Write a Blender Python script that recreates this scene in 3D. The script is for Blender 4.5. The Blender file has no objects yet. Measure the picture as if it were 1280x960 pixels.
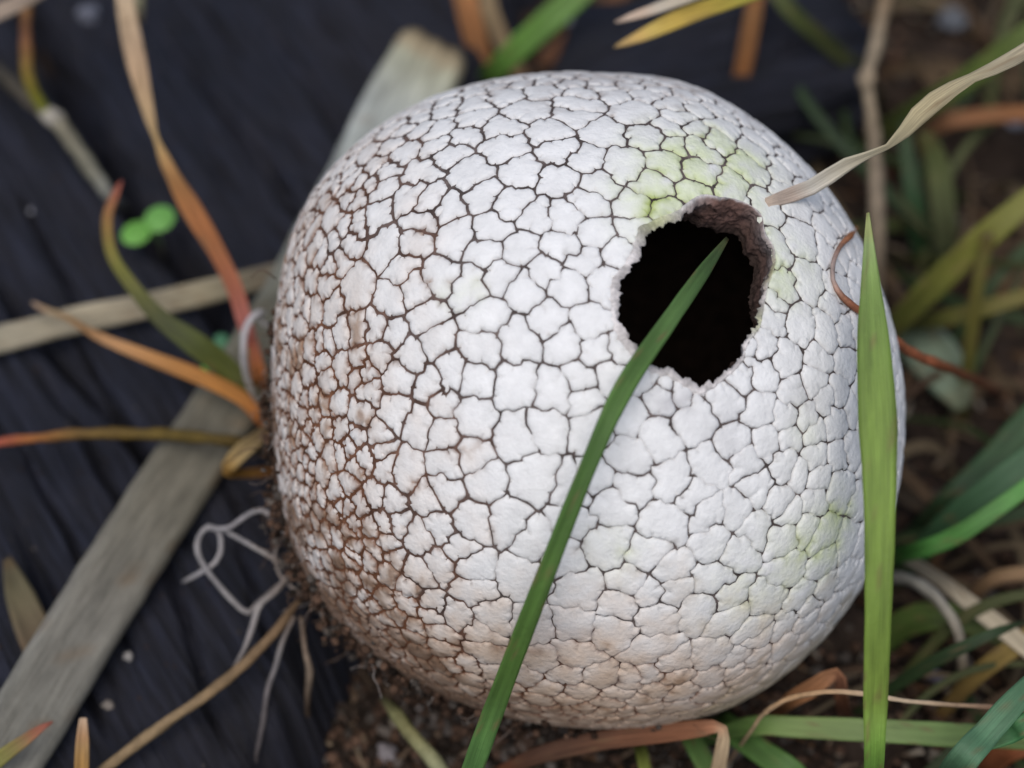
import bpy, bmesh, math, random
import numpy as np
from mathutils import Vector, noise, geometry

random.seed(7); RNG = np.random.default_rng(7)
S = 0.01                       # the scene is laid out in centimetres
PITCH = math.radians(52); CP, SP = math.cos(PITCH), math.sin(PITCH)
RIGHT = np.array([1.0, 0, 0]); FWD = np.array([0, CP, -SP]); UPV = np.array([0, SP, CP])
DIST = 18.0; FPX = 2400.0      # centimetres to the ball's centre, focal length in photo pixels
BC = np.array([0, 0, 2.5])     # centre of the puffball
CAM = BC - 0.7125 * RIGHT + 0.15 * UPV - DIST * FWD

# ------------------------------------------------------------------ camera, sky, sun, exposure
sc = bpy.context.scene
cd = bpy.data.cameras.new('camera'); cam = bpy.data.objects.new('camera', cd)
sc.collection.objects.link(cam); sc.camera = cam
cam.location = CAM * S; cam.rotation_euler = (math.pi / 2 - PITCH, 0, 0)
cd.sensor_width = 36; cd.lens = 36 * FPX / 1280; cd.clip_start = 0.005; cd.clip_end = 50
cd.dof.use_dof = True; cd.dof.focus_distance = 15.9 * S; cd.dof.aperture_fstop = 17

SUN_EL, SUN_AZ = math.radians(66), math.radians(-165)     # azimuth from +Y towards +X
w = bpy.data.worlds.new('World'); sc.world = w; w.use_nodes = True
wn = w.node_tree.nodes; wl = w.node_tree.links
sky = wn.new('ShaderNodeTexSky'); sky.sky_type = 'NISHITA'; sky.sun_disc = False
sky.sun_elevation = SUN_EL; sky.sun_rotation = SUN_AZ
sky.air_density = 1.0; sky.dust_density = 3.0; sky.ozone_density = 1.0
wl.new(sky.outputs[0], wn['Background'].inputs[0]); wn['Background'].inputs[1].default_value = 0.075
sd = bpy.data.lights.new('sun', 'SUN'); sd.energy = 1.5; sd.angle = math.radians(50); sd.color = (1, 0.975, 0.94)
sun = bpy.data.objects.new('sun', sd); sc.collection.objects.link(sun)
sdir = Vector((math.sin(SUN_AZ) * math.cos(SUN_EL), math.cos(SUN_AZ) * math.cos(SUN_EL), math.sin(SUN_EL)))
sun.rotation_euler = (-sdir).to_track_quat('-Z', 'Y').to_euler(); sun.location = sdir * 2
sc.view_settings.view_transform = 'Standard'; sc.view_settings.look = 'None'
sc.view_settings.gamma = 1; sc.view_settings.use_curve_mapping = False
sc.view_settings.exposure = 0.42

# ------------------------------------------------------------------ helpers
def lin(c, k=1.0):
    c = np.array(c, float) / 255
    return np.where(c <= 0.04045, c / 12.92, ((c + 0.055) / 1.055) ** 2.4) * k

def ray(px, py):
    d = FWD + RIGHT * (px - 640) / FPX - UPV * (py - 480) / FPX
    return d
def V(px, py, c=0.0):          # point on a pixel's ray, c centimetres in front of the ball's centre plane
    return CAM + ray(px, py) * (DIST - c)
def P(px, py, h=0.0):          # point on a pixel's ray at height h
    d = ray(px, py); return CAM + d * ((h - CAM[2]) / d[2])
def depth(p): return float(np.dot(np.asarray(p) - CAM, FWD))
def smooth(x, a, b):
    t = np.clip((x - a) / (b - a), 0, 1); return t * t * (3 - 2 * t)
def fbm(x, y, z=0.0, o=4, h=0.9): return noise.fractal((x, y, z), h, 2.1, o)
_PERM = np.random.default_rng(11).permutation(4096).astype(np.int64)
_GR = np.random.default_rng(12).normal(size=(4096, 3)); _GR /= np.linalg.norm(_GR, axis=1, keepdims=True)
def pn(X):
    """gradient noise for an (N,3) array"""
    X = np.atleast_2d(np.asarray(X, float)); i0 = np.floor(X).astype(np.int64); f = X - i0; w_ = f * f * f * (f * (f * 6 - 15) + 10); out = np.zeros(len(X))
    for dx in (0, 1):
        for dy in (0, 1):
            for dz in (0, 1):
                h = _PERM[(_PERM[(_PERM[(i0[:, 0] + dx) & 4095] + i0[:, 1] + dy) & 4095] + i0[:, 2] + dz) & 4095]
                g = _GR[h]; d = g[:, 0] * (f[:, 0] - dx) + g[:, 1] * (f[:, 1] - dy) + g[:, 2] * (f[:, 2] - dz)
                out += d * (w_[:, 0] if dx else 1 - w_[:, 0]) * (w_[:, 1] if dy else 1 - w_[:, 1]) * (w_[:, 2] if dz else 1 - w_[:, 2])
    return out * 1.4
def fn(X, o=3, gain=0.52):
    X = np.atleast_2d(np.asarray(X, float)); r = np.zeros(len(X)); a = 1.0
    for k in range(o): r += a * pn(X + 17.3 * k); X = X * 2.07; a *= gain
    return r
def fxy(x, y, z, o=4): x, y = np.broadcast_arrays(np.atleast_1d(np.asarray(x, float)), np.atleast_1d(np.asarray(y, float))); return fn(np.stack([x, y, np.full(x.shape, z)], 1), o)
def nrm(v): v = np.asarray(v, float); return v / (np.linalg.norm(v) + 1e-12)

def mk(name, verts, faces, m, parent=None, origin=None, cols=None, uv=None, sm=True, kind=None):
    """one mesh object from centimetre coordinates"""
    org = np.zeros(3) if origin is None else np.asarray(origin, float)
    v = (np.asarray(verts, float) - org) * S
    me = bpy.data.meshes.new(name)
    me.from_pydata(v.tolist(), [], [tuple(int(i) for i in f) for f in faces]); me.update()
    if cols is not None:
        a = me.color_attributes.new('tint', 'FLOAT_COLOR', 'POINT')
        c = np.ones((len(v), 4), np.float32); c[:, :3] = cols
        a.data.foreach_set('color', c.ravel())
    if uv is not None:
        l = me.uv_layers.new(name='UVMap'); idx = np.zeros(len(me.loops), np.int32)
        me.loops.foreach_get('vertex_index', idx)
        l.data.foreach_set('uv', np.asarray(uv, np.float32)[idx].ravel())
    if sm: me.polygons.foreach_set('use_smooth', [True] * len(me.polygons))
    me.materials.append(m)
    o = bpy.data.objects.new(name, me); sc.collection.objects.link(o)
    if parent is not None: o.parent = parent
    else: o.location = org * S
    if kind: o['kind'] = kind
    return o
def empty(name, loc):
    o = bpy.data.objects.new(name, None); sc.collection.objects.link(o); o.location = np.asarray(loc) * S
    o.empty_display_size = 0.005; return o
def tag(o, label, cat, group=None):
    o['label'] = label; o['category'] = cat
    if group: o['group'] = group
    return o

def spline(pts, n):
    """Catmull-Rom through rows of any width, n samples even in arc length of the first three columns"""
    p = np.asarray(pts, float)
    if len(p) == 2:
        t = np.linspace(0, 1, n)[:, None]; return p[0] * (1 - t) + p[1] * t
    q = np.vstack([2 * p[0] - p[1], p, 2 * p[-1] - p[-2]]); out = []
    for i in range(1, len(q) - 2):
        for t in np.linspace(0, 1, 16, endpoint=False):
            a, b, c, d = q[i - 1], q[i], q[i + 1], q[i + 2]
            out.append(0.5 * (2 * b + (c - a) * t + (2 * a - 5 * b + 4 * c - d) * t * t + (3 * b - a - 3 * c + d) * t ** 3))
    out.append(p[-1]); out = np.array(out)
    s = np.r_[0, np.cumsum(np.linalg.norm(np.diff(out[:, :3], axis=0), axis=1))]
    u = np.linspace(0, s[-1], n)
    return np.stack([np.interp(u, s, out[:, k]) for k in range(out.shape[1])], 1)

# ------------------------------------------------------------------ materials
def mat(name):
    m = bpy.data.materials.new(name); m.use_nodes = True
    nt = m.node_tree; return m, nt, nt.nodes['Principled BSDF'], nt.nodes, nt.links
def add(n, t, **kw):
    x = n.new(t)
    for k, v in kw.items(): setattr(x, k, v)
    return x
def tintmat(name, rough, mott=(0.75, 1.15), scale=400, bump=0.3, bscale=900, sss=0.0, spec=0.3, stretch=None, coat=0):
    """surface colour from the mesh's own 'tint', mottled and roughened by noise"""
    m, nt, b, n, l = mat(name)
    at = add(n, 'ShaderNodeAttribute', attribute_name='tint'); tc = add(n, 'ShaderNodeTexCoord')
    src = tc.outputs['Object']
    if stretch:
        mp = add(n, 'ShaderNodeMapping'); mp.inputs['Scale'].default_value = stretch
        l.new(tc.outputs['UV'], mp.inputs[0]); src = mp.outputs[0]
    nz = add(n, 'ShaderNodeTexNoise'); nz.inputs['Scale'].default_value = 1 if stretch else scale
    nz.inputs['Detail'].default_value = 5; nz.inputs['Roughness'].default_value = 0.6; l.new(src, nz.inputs['Vector'])
    mr = add(n, 'ShaderNodeMapRange'); mr.inputs[1].default_value = 0.28; mr.inputs[2].default_value = 0.72
    mr.inputs[3].default_value = mott[0]; mr.inputs[4].default_value = mott[1]; l.new(nz.outputs[0], mr.inputs[0])
    vm = add(n, 'ShaderNodeVectorMath', operation='SCALE')
    l.new(at.outputs['Color'], vm.inputs[0]); l.new(mr.outputs[0], vm.inputs['Scale'])
    l.new(vm.outputs[0], b.inputs['Base Color'])
    b.inputs['Roughness'].default_value = rough; b.inputs['Specular IOR Level'].default_value = spec
    n2 = add(n, 'ShaderNodeTexNoise'); n2.inputs['Scale'].default_value = bscale; n2.inputs['Detail'].default_value = 6
    l.new(tc.outputs['Object'], n2.inputs['Vector'])
    bp = add(n, 'ShaderNodeBump'); bp.inputs['Strength'].default_value = bump; bp.inputs['Distance'].default_value = 0.0003
    mixb = add(n, 'ShaderNodeMath', operation='ADD'); l.new(n2.outputs[0], mixb.inputs[0]); l.new(nz.outputs[0], mixb.inputs[1])
    l.new(mixb.outputs[0], bp.inputs['Height']); l.new(bp.outputs[0], b.inputs['Normal'])
    if sss:
        b.inputs['Subsurface Weight'].default_value = sss
        b.inputs['Subsurface Radius'].default_value = (1, 0.8, 0.5); b.inputs['Subsurface Scale'].default_value = 0.0006
    return m
M_PLATE = tintmat('puffball_plate', 0.9, (0.86, 1.06), 500, 0.35, 2600, spec=0.15)
M_SKIN = tintmat('puffball_skin', 0.95, (0.55, 1.4), 900, 0.6, 2500, spec=0.1)
M_INNER = tintmat('puffball_inside', 1.0, (0.5, 1.4), 700, 0.7, 2000, spec=0.05)
M_GREEN = tintmat('green_blade', 0.55, (0.72, 1.22), 300, 0.3, 1700, spec=0.3, stretch=(30, 5, 1))
M_DRY = tintmat('dry_blade', 0.75, (0.62, 1.22), 300, 0.35, 1800, spec=0.25, stretch=(16, 6, 1))
M_STEM = tintmat('stem_and_root', 0.7, (0.65, 1.25), 700, 0.4, 1800, spec=0.25)
M_SOIL = tintmat('soil', 1.0, (0.35, 1.7), 260, 1.0, 900, spec=0.1)
M_CRUMB = tintmat('soil_crumb', 0.95, (0.5, 1.5), 700, 0.8, 2200, spec=0.15)
M_STONE = tintmat('pebble', 0.7, (0.6, 1.25), 350, 0.4, 1500, spec=0.3)
def wood_material():
    m, nt, b, n, l = mat('charred_wood')
    tc = add(n, 'ShaderNodeTexCoord'); mp = add(n, 'ShaderNodeMapping'); mp.inputs['Scale'].default_value = (6, 110, 1)
    l.new(tc.outputs['UV'], mp.inputs[0])
    n1 = add(n, 'ShaderNodeTexNoise'); n1.inputs['Scale'].default_value = 1.0; n1.inputs['Detail'].default_value = 8; n1.inputs['Roughness'].default_value = 0.65
    l.new(mp.outputs[0], n1.inputs['Vector'])
    n2 = add(n, 'ShaderNodeTexNoise'); n2.inputs['Scale'].default_value = 60; n2.inputs['Detail'].default_value = 9; n2.inputs['Roughness'].default_value = 0.7
    l.new(tc.outputs['Object'], n2.inputs['Vector'])
    r1 = add(n, 'ShaderNodeValToRGB'); r1.color_ramp.elements[0].position = 0.36; r1.color_ramp.elements[1].position = 0.66
    r1.color_ramp.elements[0].color = (0.0035, 0.0037, 0.006, 1); r1.color_ramp.elements[1].color = (0.027, 0.030, 0.050, 1)
    l.new(n1.outputs[0], r1.inputs[0])
    r2 = add(n, 'ShaderNodeValToRGB'); r2.color_ramp.elements[0].position = 0.42; r2.color_ramp.elements[1].position = 0.75
    r2.color_ramp.elements[0].color = (0, 0, 0, 1); r2.color_ramp.elements[1].color = (0.55, 0.55, 0.55, 1)
    l.new(n2.outputs[0], r2.inputs[0])
    mx = add(n, 'ShaderNodeMix', data_type='RGBA'); l.new(r2.outputs[0], mx.inputs['Factor'])
    l.new(r1.outputs[0], mx.inputs['A']); mx.inputs['B'].default_value = (0.020, 0.016, 0.016, 1)
    l.new(mx.outputs['Result'], b.inputs['Base Color'])
    b.inputs['Roughness'].default_value = 0.72; b.inputs['Specular IOR Level'].default_value = 0.3
    bp = add(n, 'ShaderNodeBump'); bp.inputs['Strength'].default_value = 1.0; bp.inputs['Distance'].default_value = 0.0011
    sm_ = add(n, 'ShaderNodeMath', operation='MULTIPLY_ADD'); l.new(n2.outputs[0], sm_.inputs[0]); sm_.inputs[1].default_value = 0.8; l.new(n1.outputs[0], sm_.inputs[2])
    l.new(sm_.outputs[0], bp.inputs['Height']); l.new(bp.outputs[0], b.inputs['Normal'])
    return m
M_WOOD = wood_material()

# ------------------------------------------------------------------ ground: soil sheet
def soil_zv(x, y):
    x = np.atleast_1d(np.asarray(x, float)); y = np.atleast_1d(np.asarray(y, float)); r = np.hypot(x, y)
    z = -0.30 + 0.28 * fxy(x * 0.35, y * 0.35, 3.1) + 0.16 * fxy(x * 1.3, y * 1.3, 9.2) + 0.07 * fxy(x * 4, y * 4, 1.7, 3)
    z = z - 0.9 * smooth(x, 1.8, 4.5) * smooth(y, -3.5, 0.5)
    return z * (1 - smooth(r, 60, 160)) + 0.12 * (1 - smooth(r, 0, 3.5))
_sx = np.linspace(-16, 22, 381); _SG = soil_zv(*[q.ravel() for q in np.meshgrid(_sx, _sx)]).reshape(381, 381)
def soil_z(x, y):
    if not (-16 < x < 21.9 and -16 < y < 21.9): return float(soil_zv(x, y)[0])
    i, j = (x + 16) * 10, (y + 16) * 10; a, b = int(i), int(j); u, v = i - a, j - b
    return float((_SG[b, a] * (1 - u) + _SG[b, a + 1] * u) * (1 - v) + (_SG[b + 1, a] * (1 - u) + _SG[b + 1, a + 1] * u) * v)
def build_soil():
    f = np.sign(np.linspace(-1, 1, 241)) * (np.abs(np.linspace(-1, 1, 241)) * 14 + (np.abs(np.linspace(-1, 1, 241)) ** 9) * 286)
    n = len(f); X, Y = [q.ravel() for q in np.meshgrid(f, f + 2)]
    vs = np.stack([X, Y, soil_zv(X, Y)], 1)
    cs = np.array([0.030, 0.021, 0.016])[None] * (0.6 + 0.8 * (0.5 + 0.5 * fxy(X * 0.6, Y * 0.6, 5.5)))[:, None]
    fs = [(j * n + i, j * n + i + 1, (j + 1) * n + i + 1, (j + 1) * n + i) for j in range(n - 1) for i in range(n - 1)]
    return mk('soil', vs, fs, M_SOIL, cols=np.array(cs), kind='structure')
build_soil()

# ------------------------------------------------------------------ ground: dark split timber on the left
WZ = 0.62
G0 = P(330, 400, WZ)                                           # grain axes in the ground plane
gd = nrm(P(160, 640, WZ) - P(30, 420, WZ)); gv = np.array([-gd[1], gd[0], 0])
def uv_of(p): q = np.asarray(p) - G0; return float(q @ gd), float(q @ gv)
CRACKS = []
for pts, wd, dp in (
    ([(20, -30), (60, 60), (105, 140), (160, 250), (235, 335), (300, 430)], 0.20, 0.75),
    ([(30, 250), (70, 330), (112, 402)], 0.05, 0.30),
    ([(-20, 330), (25, 395), (70, 440), (130, 500), (185, 570)], 0.085, 0.42),
    ([(-10, 520), (28, 560), (60, 625), (112, 715), (150, 790)], 0.04, 0.3),
    ([(62, 480), (98, 530), (128, 590), (165, 650)], 0.05, 0.32),
    ([(110, 440), (150, 520), (188, 585), (215, 640)], 0.07, 0.35),
    ([(215, 60), (262, 120), (310, 190), (350, 250)], 0.07, 0.2),
    ([(330, 190), (365, 250), (400, 320)], 0.05, 0.3),
    ([(340, 40), (400, 120), (430, 175)], 0.08, 0.18),
    ([(205, 700), (235, 790), (262, 880)], 0.06, 0.3),
    ([(290, 620), (310, 720), (330, 800)], 0.05, 0.25),
    ([(40, 700), (80, 800), (110, 880)], 0.06, 0.25)):
    l = np.array([uv_of(P(x, y, WZ)) for x, y in pts]); l = l[np.argsort(l[:, 0])]
    CRACKS.append((l, wd, dp))
EDGE = np.array([P(x, y, WZ)[:2] for x, y in ((250, 1150), (330, 960), (385, 820), (425, 640), (450, 420), (540, 170), (600, 30), (700, -220))])
def edge_side(x, y):                                           # >0 beyond the timber's end
    best = np.full(x.shape, 1e9); sgn = np.full(x.shape, -1.0)
    for a, b in zip(EDGE[:-1], EDGE[1:]):
        d = b - a; t = np.clip(((x - a[0]) * d[0] + (y - a[1]) * d[1]) / (d @ d), 0, 1)
        dist = np.hypot(x - a[0] - d[0] * t, y - a[1] - d[1] * t); m = dist < best
        sgn = np.where(m, np.where((d[0] * (y - a[1]) - d[1] * (x - a[0])) < 0, 1.0, -1.0), sgn); best = np.where(m, dist, best)
    return best * sgn
def wood_zv(u, v):
    u = np.atleast_1d(np.asarray(u, float)); v = np.atleast_1d(np.asarray(v, float))
    x = G0[0] + gd[0] * u + gv[0] * v; y = G0[1] + gd[1] * u + gv[1] * v
    z = WZ + 0.16 * fxy(u * 0.05, v * 0.5, 2.0, 3) + 0.04 * fxy(u * 0.2, v * 1.5, 4.0, 4) + 0.045 * fxy(u * 0.6, v * 7, 6.0, 4) + 0.05 * fxy(u * 1.1, v * 1.7, 8.0, 4) - 0.10 * smooth(fxy(u * 0.3, v * 2.3, 12.0, 3), 0.36, 0.6)
    for l, wd, dp in CRACKS:
        vc = np.interp(u, l[:, 0], l[:, 1]) + 0.05 * fxy(u * 1.3, np.full(u.shape, dp * 9), 1.0, 3)
        e = smooth(u, l[0, 0] - 0.6, l[0, 0] + 0.2) * (1 - smooth(u, l[-1, 0] - 0.2, l[-1, 0] + 0.6))
        ww = np.clip(wd * (0.75 + 0.5 * fxy(u * 0.9, np.full(u.shape, dp * 5), 3.0, 2)), 0.02, None)
        z = z - dp * e * np.exp(-((v - vc) / ww) ** 2)
    s_ = edge_side(x, y) + 0.25 * fxy(v * 1.6, u * 0.3, 7.0, 4)
    return x, y, z - 2.2 * smooth(s_, -0.35, 0.9)
def wood_z(u, v): r = wood_zv(u, v); return float(r[0][0]), float(r[1][0]), float(r[2][0])
def build_wood():
    us = np.arange(-13.5, 13.5, 0.11); vs_ = np.concatenate([np.arange(-9, -6, 0.08), np.arange(-6, 7, 0.03), np.arange(7, 12, 0.08)])
    nu = len(us); nv = len(vs_); U, VV = [q.ravel() for q in np.meshgrid(us, vs_)]
    V_ = np.stack(wood_zv(U, VV), 1); UV_ = np.stack([U * 0.1, VV * 0.1], 1)
    keep = V_[:, 2] > -1.4
    J, I = [q.ravel() for q in np.meshgrid(np.arange(nv - 1), np.arange(nu - 1), indexing='ij')]
    fs = np.stack([J * nu + I, J * nu + I + 1, (J + 1) * nu + I + 1, (J + 1) * nu + I], 1); fs = fs[keep[fs].any(1)]
    used = np.unique(np.array(fs)); remap = -np.ones(len(V_), int); remap[used] = np.arange(len(used))
    fs = remap[np.array(fs)]
    vt = V_[used]; uvt = np.array(UV_)[used]
    # walls down into the soil round the outer border
    ed = np.vstack([fs[:, [k, (k + 1) % 4]] for k in range(4)]); N_ = len(used); key = ed[:, 0] * N_ + ed[:, 1]
    border = [tuple(int(x) for x in e) for e in ed[~np.isin(ed[:, 1] * N_ + ed[:, 0], key)]]
    nv0 = len(vt); bmap = {}; ex = []; exuv = []
    for a, b in border:
        for q in (a, b):
            if q not in bmap: bmap[q] = nv0 + len(ex); ex.append((vt[q, 0], vt[q, 1], -1.9)); exuv.append(uvt[q])
    fl = [tuple(f) for f in fs] + [(b, a, bmap[a], bmap[b]) for a, b in border]
    org = np.array([-5, 2, -0.3])
    o = mk('wooden_timber', np.vstack([vt, ex]), fl, M_WOOD, origin=org, uv=np.vstack([uvt, exuv]))
    return tag(o, 'dark blue-grey weathered timber with deep splits along its grain, left of the white ball', 'timber')
build_wood()
def wood_top(px, py):
    p = P(px, py, WZ); u, v = uv_of(p); return wood_z(u, v)[2]

def build_back_log():
    a, b = P(690, 120, 0.4), P(1090, 30, 0.4); a = a.copy(); b = b.copy()
    ax = nrm(b - a); up = np.array([0, 0, 1.0]); sd_ = np.cross(ax, up); vs = []; uvs = []; fs = []
    nu, nv = 70, 60
    for i in range(nu):
        t = i / (nu - 1); c = a + (b - a) * t
        taper = min(1, 6 * t, 6 * (1 - t)) ** 0.5
        for j in range(nv):
            th = 2 * math.pi * j / nv
            r = 0.95 * max(0.02, taper) * (1 + 0.25 * fbm(t * 1.2, math.cos(th) * 2, math.sin(th) * 2) + 0.1 * fbm(t * 3, math.cos(th) * 9, math.sin(th) * 9))
            vs.append(c + sd_ * math.cos(th) * r * 1.3 + up * (math.sin(th) * r - 0.35)); uvs.append((t * 0.5, th * 0.15))
    for i in range(nu - 1):
        for j in range(nv): fs.append((i * nv + j, i * nv + (j + 1) % nv, (i + 1) * nv + (j + 1) % nv, (i + 1) * nv + j))
    fs.append(tuple(range(nv))); fs.append(tuple(reversed(range((nu - 1) * nv, nu * nv))))
    o = mk('charred_log', vs, fs, M_WOOD, origin=(a + b) / 2 - np.array([0, 0, 1.2]), uv=uvs)
    tag(o, 'small dark charred log lying behind the white ball, beyond its opening', 'log')
build_back_log()

# ------------------------------------------------------------------ the puffball
OUT = [(1127, 550), (1122, 450), (1094, 350), (1036, 240), (955, 160), (860, 103), (750, 91), (625, 97), (525, 125), (450, 172), (398, 222),
       (362, 290), (344, 380), (338, 480), (344, 580), (356, 660), (388, 735), (432, 790), (515, 850), (615, 892), (720, 908), (830, 905),
       (920, 880), (1000, 824), (1070, 740), (1110, 650)]
_o = sorted((math.atan2(500 - y, x - 735) % (2 * math.pi), math.hypot(x - 735, y - 500) * 0.0075 * 0.986) for x, y in OUT)
_ang = np.array([o[0] for o in _o]); _rad = np.array([o[1] for o in _o])
_tab_a = np.linspace(0, 2 * np.pi, 721); _t = np.interp(_tab_a, np.r_[_ang - 2 * np.pi, _ang, _ang + 2 * np.pi], np.r_[_rad, _rad, _rad])
_k = np.hanning(41); _k /= _k.sum(); _t = np.convolve(np.r_[_t[-41:-1], _t, _t[1:41]], _k, 'same')[40:-40]
def ball_r(q):
    """radius (cm) for unit directions q in the (right, up, to-camera) frame"""
    q = np.atleast_2d(q); phi = np.mod(np.arctan2(q[:, 1], q[:, 0]), 2 * np.pi)
    s2 = q[:, 0] ** 2 + q[:, 1] ** 2
    r = s2 * np.interp(phi, _tab_a, _t) + (1 - s2) * np.where(q[:, 2] > 0, 2.88, 2.8)
    return r
BASIS = np.stack([RIGHT, UPV, -FWD])                            # rows: ball frame axes in the world
def ballpt(q, h=0.0):
    """world point of direction q, lifted h photo pixels"""
    q = np.atleast_2d(q); return BC + (q * (ball_r(q) + np.asarray(h) * 0.0075)[:, None]) @ BASIS
_hits = {}
def ball_hit(px, py):
    """direction (ball frame) where a pixel's ray first meets the ball, or None"""
    k = (round(float(px), 2), round(float(py), 2))
    if k not in _hits:
        t = np.linspace(DIST - 3.6, DIST + 0.8, 2200); p = ((CAM - BC)[None] + ray(px, py)[None] * t[:, None]) @ BASIS.T
        l = np.linalg.norm(p, axis=1); q = p / l[:, None]; i = np.nonzero(l < ball_r(q))[0]
        _hits[k] = q[i[0]] if len(i) else None
    return _hits[k]
def B(px, py, off=0.0):        # point off centimetres in front of the ball's surface
    q = ball_hit(px, py)
    if q is None: return V(px, py, 0)
    p = ballpt(q)[0]; return p - nrm(ray(px, py)) * off

HOLE_Z = [(300, 250), (380, 215), (450, 190), (530, 125), (620, 105), (700, 120), (780, 170), (800, 250), (838, 320), (835, 400),
          (805, 480), (790, 560), (775, 640), (730, 700), (700, 790), (625, 858), (545, 888), (490, 868), (420, 820), (335, 800),
          (255, 715), (205, 625), (198, 460), (262, 380), (292, 300)]
HOLE_PX = np.array([(720 + x / 3.428, 220 + y / 3.428) for x, y in HOLE_Z])
HC_PX = HOLE_PX.mean(0)
# plates stop a few pixels outside the black opening; the torn lip bridges the difference
def grow(pts, k):
    d = pts - HC_PX; l = np.linalg.norm(d, axis=1, keepdims=True); kk = k * np.where(d[:, :1] < 20, 1.0, 0.35)
    return pts + d / l * kk
RIM_PX = spline(np.c_[np.vstack([grow(HOLE_PX, 11), grow(HOLE_PX, 11)[:1]]), np.zeros(len(HOLE_PX) + 1)], 120)[:-1, :2]
RIM = np.array([ball_hit(*p) for p in RIM_PX])
AX = nrm(np.array(ball_hit(*HC_PX)))
E1 = nrm(np.cross(AX, [0, 1, 0])); E2 = np.cross(AX, E1)
def polar(q):
    q = np.atleast_2d(q); return np.arccos(np.clip(q @ AX, -1, 1)), np.mod(np.arctan2(q @ E2, q @ E1), 2 * np.pi)
_th, _ph = polar(RIM); _i = np.argsort(_ph); _ph, _th = _ph[_i], _th[_i]
def hole_theta(phi): return np.interp(phi, np.r_[_ph - 2 * np.pi, _ph, _ph + 2 * np.pi], np.r_[_th, _th, _th])
def from_polar(th, ph): return np.cos(th)[:, None] * AX + np.sin(th)[:, None] * (np.cos(ph)[:, None] * E1 + np.sin(ph)[:, None] * E2)

def size_f(q):
    a, b, c = q[..., 0], q[..., 1], q[..., 2]
    f = 1.12 - 0.50 * smooth(-a, 0.30, 0.80) - 0.22 * smooth(a, 0.55, 0.95) - 0.25 * smooth(-b, 0.6, 0.95) - 0.2 * smooth(b, 0.5, 0.95)
    f -= 0.22 * smooth(-a - b, 0.5, 1.1)
    th, ph = polar(q.reshape(-1, 3)); f = f.ravel() - 0.32 * (1 - smooth(th - hole_theta(ph), 0.02, 0.12))
    f += 0.0
    return np.clip(f, 0.46, 1.2)

def darts(n, base, lo, hi, extra=None):
    def run(cand, rr):
        cell = rr.max(); grid = {}; out = []
        for q, r in zip(cand.tolist(), rr.tolist()):
            ix, iy, iz = int(q[0] / cell + 200), int(q[1] / cell + 200), int(q[2] / cell + 200); ok = True
            for key in [(x, y, z) for x in (ix - 1, ix, ix + 1) for y in (iy - 1, iy, iy + 1) for z in (iz - 1, iz, iz + 1)]:
                for p in grid.get(key, ()):
                    d = 0.5 * (p[3] + r)
                    if (p[0] - q[0]) ** 2 + (p[1] - q[1]) ** 2 + (p[2] - q[2]) ** 2 < d * d: ok = False; break
                if not ok: break
            if ok: grid.setdefault((ix, iy, iz), []).append((*q, r)); out.append(q)
        return np.array(out)
    cand = RNG.normal(size=(n, 3)); cand /= np.linalg.norm(cand, axis=1, keepdims=True)
    th, ph = polar(cand); cand = cand[th > hole_theta(ph) + (0.012 if extra is not None else 0)]
    rr = base / 400 * size_f(cand) * RNG.uniform(lo, hi, len(cand)); fr = cand[:, 2] > -0.35; bk = np.nonzero(~fr)[0][::6]
    fc, fr_ = cand[fr], rr[fr]
    if extra is not None: fc = np.vstack([extra, fc]); fr_ = np.r_[np.full(len(extra), base * 0.5 / 400), fr_]
    return np.vstack([run(fc, fr_), run(cand[bk], rr[bk] * 2.2)])

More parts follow.
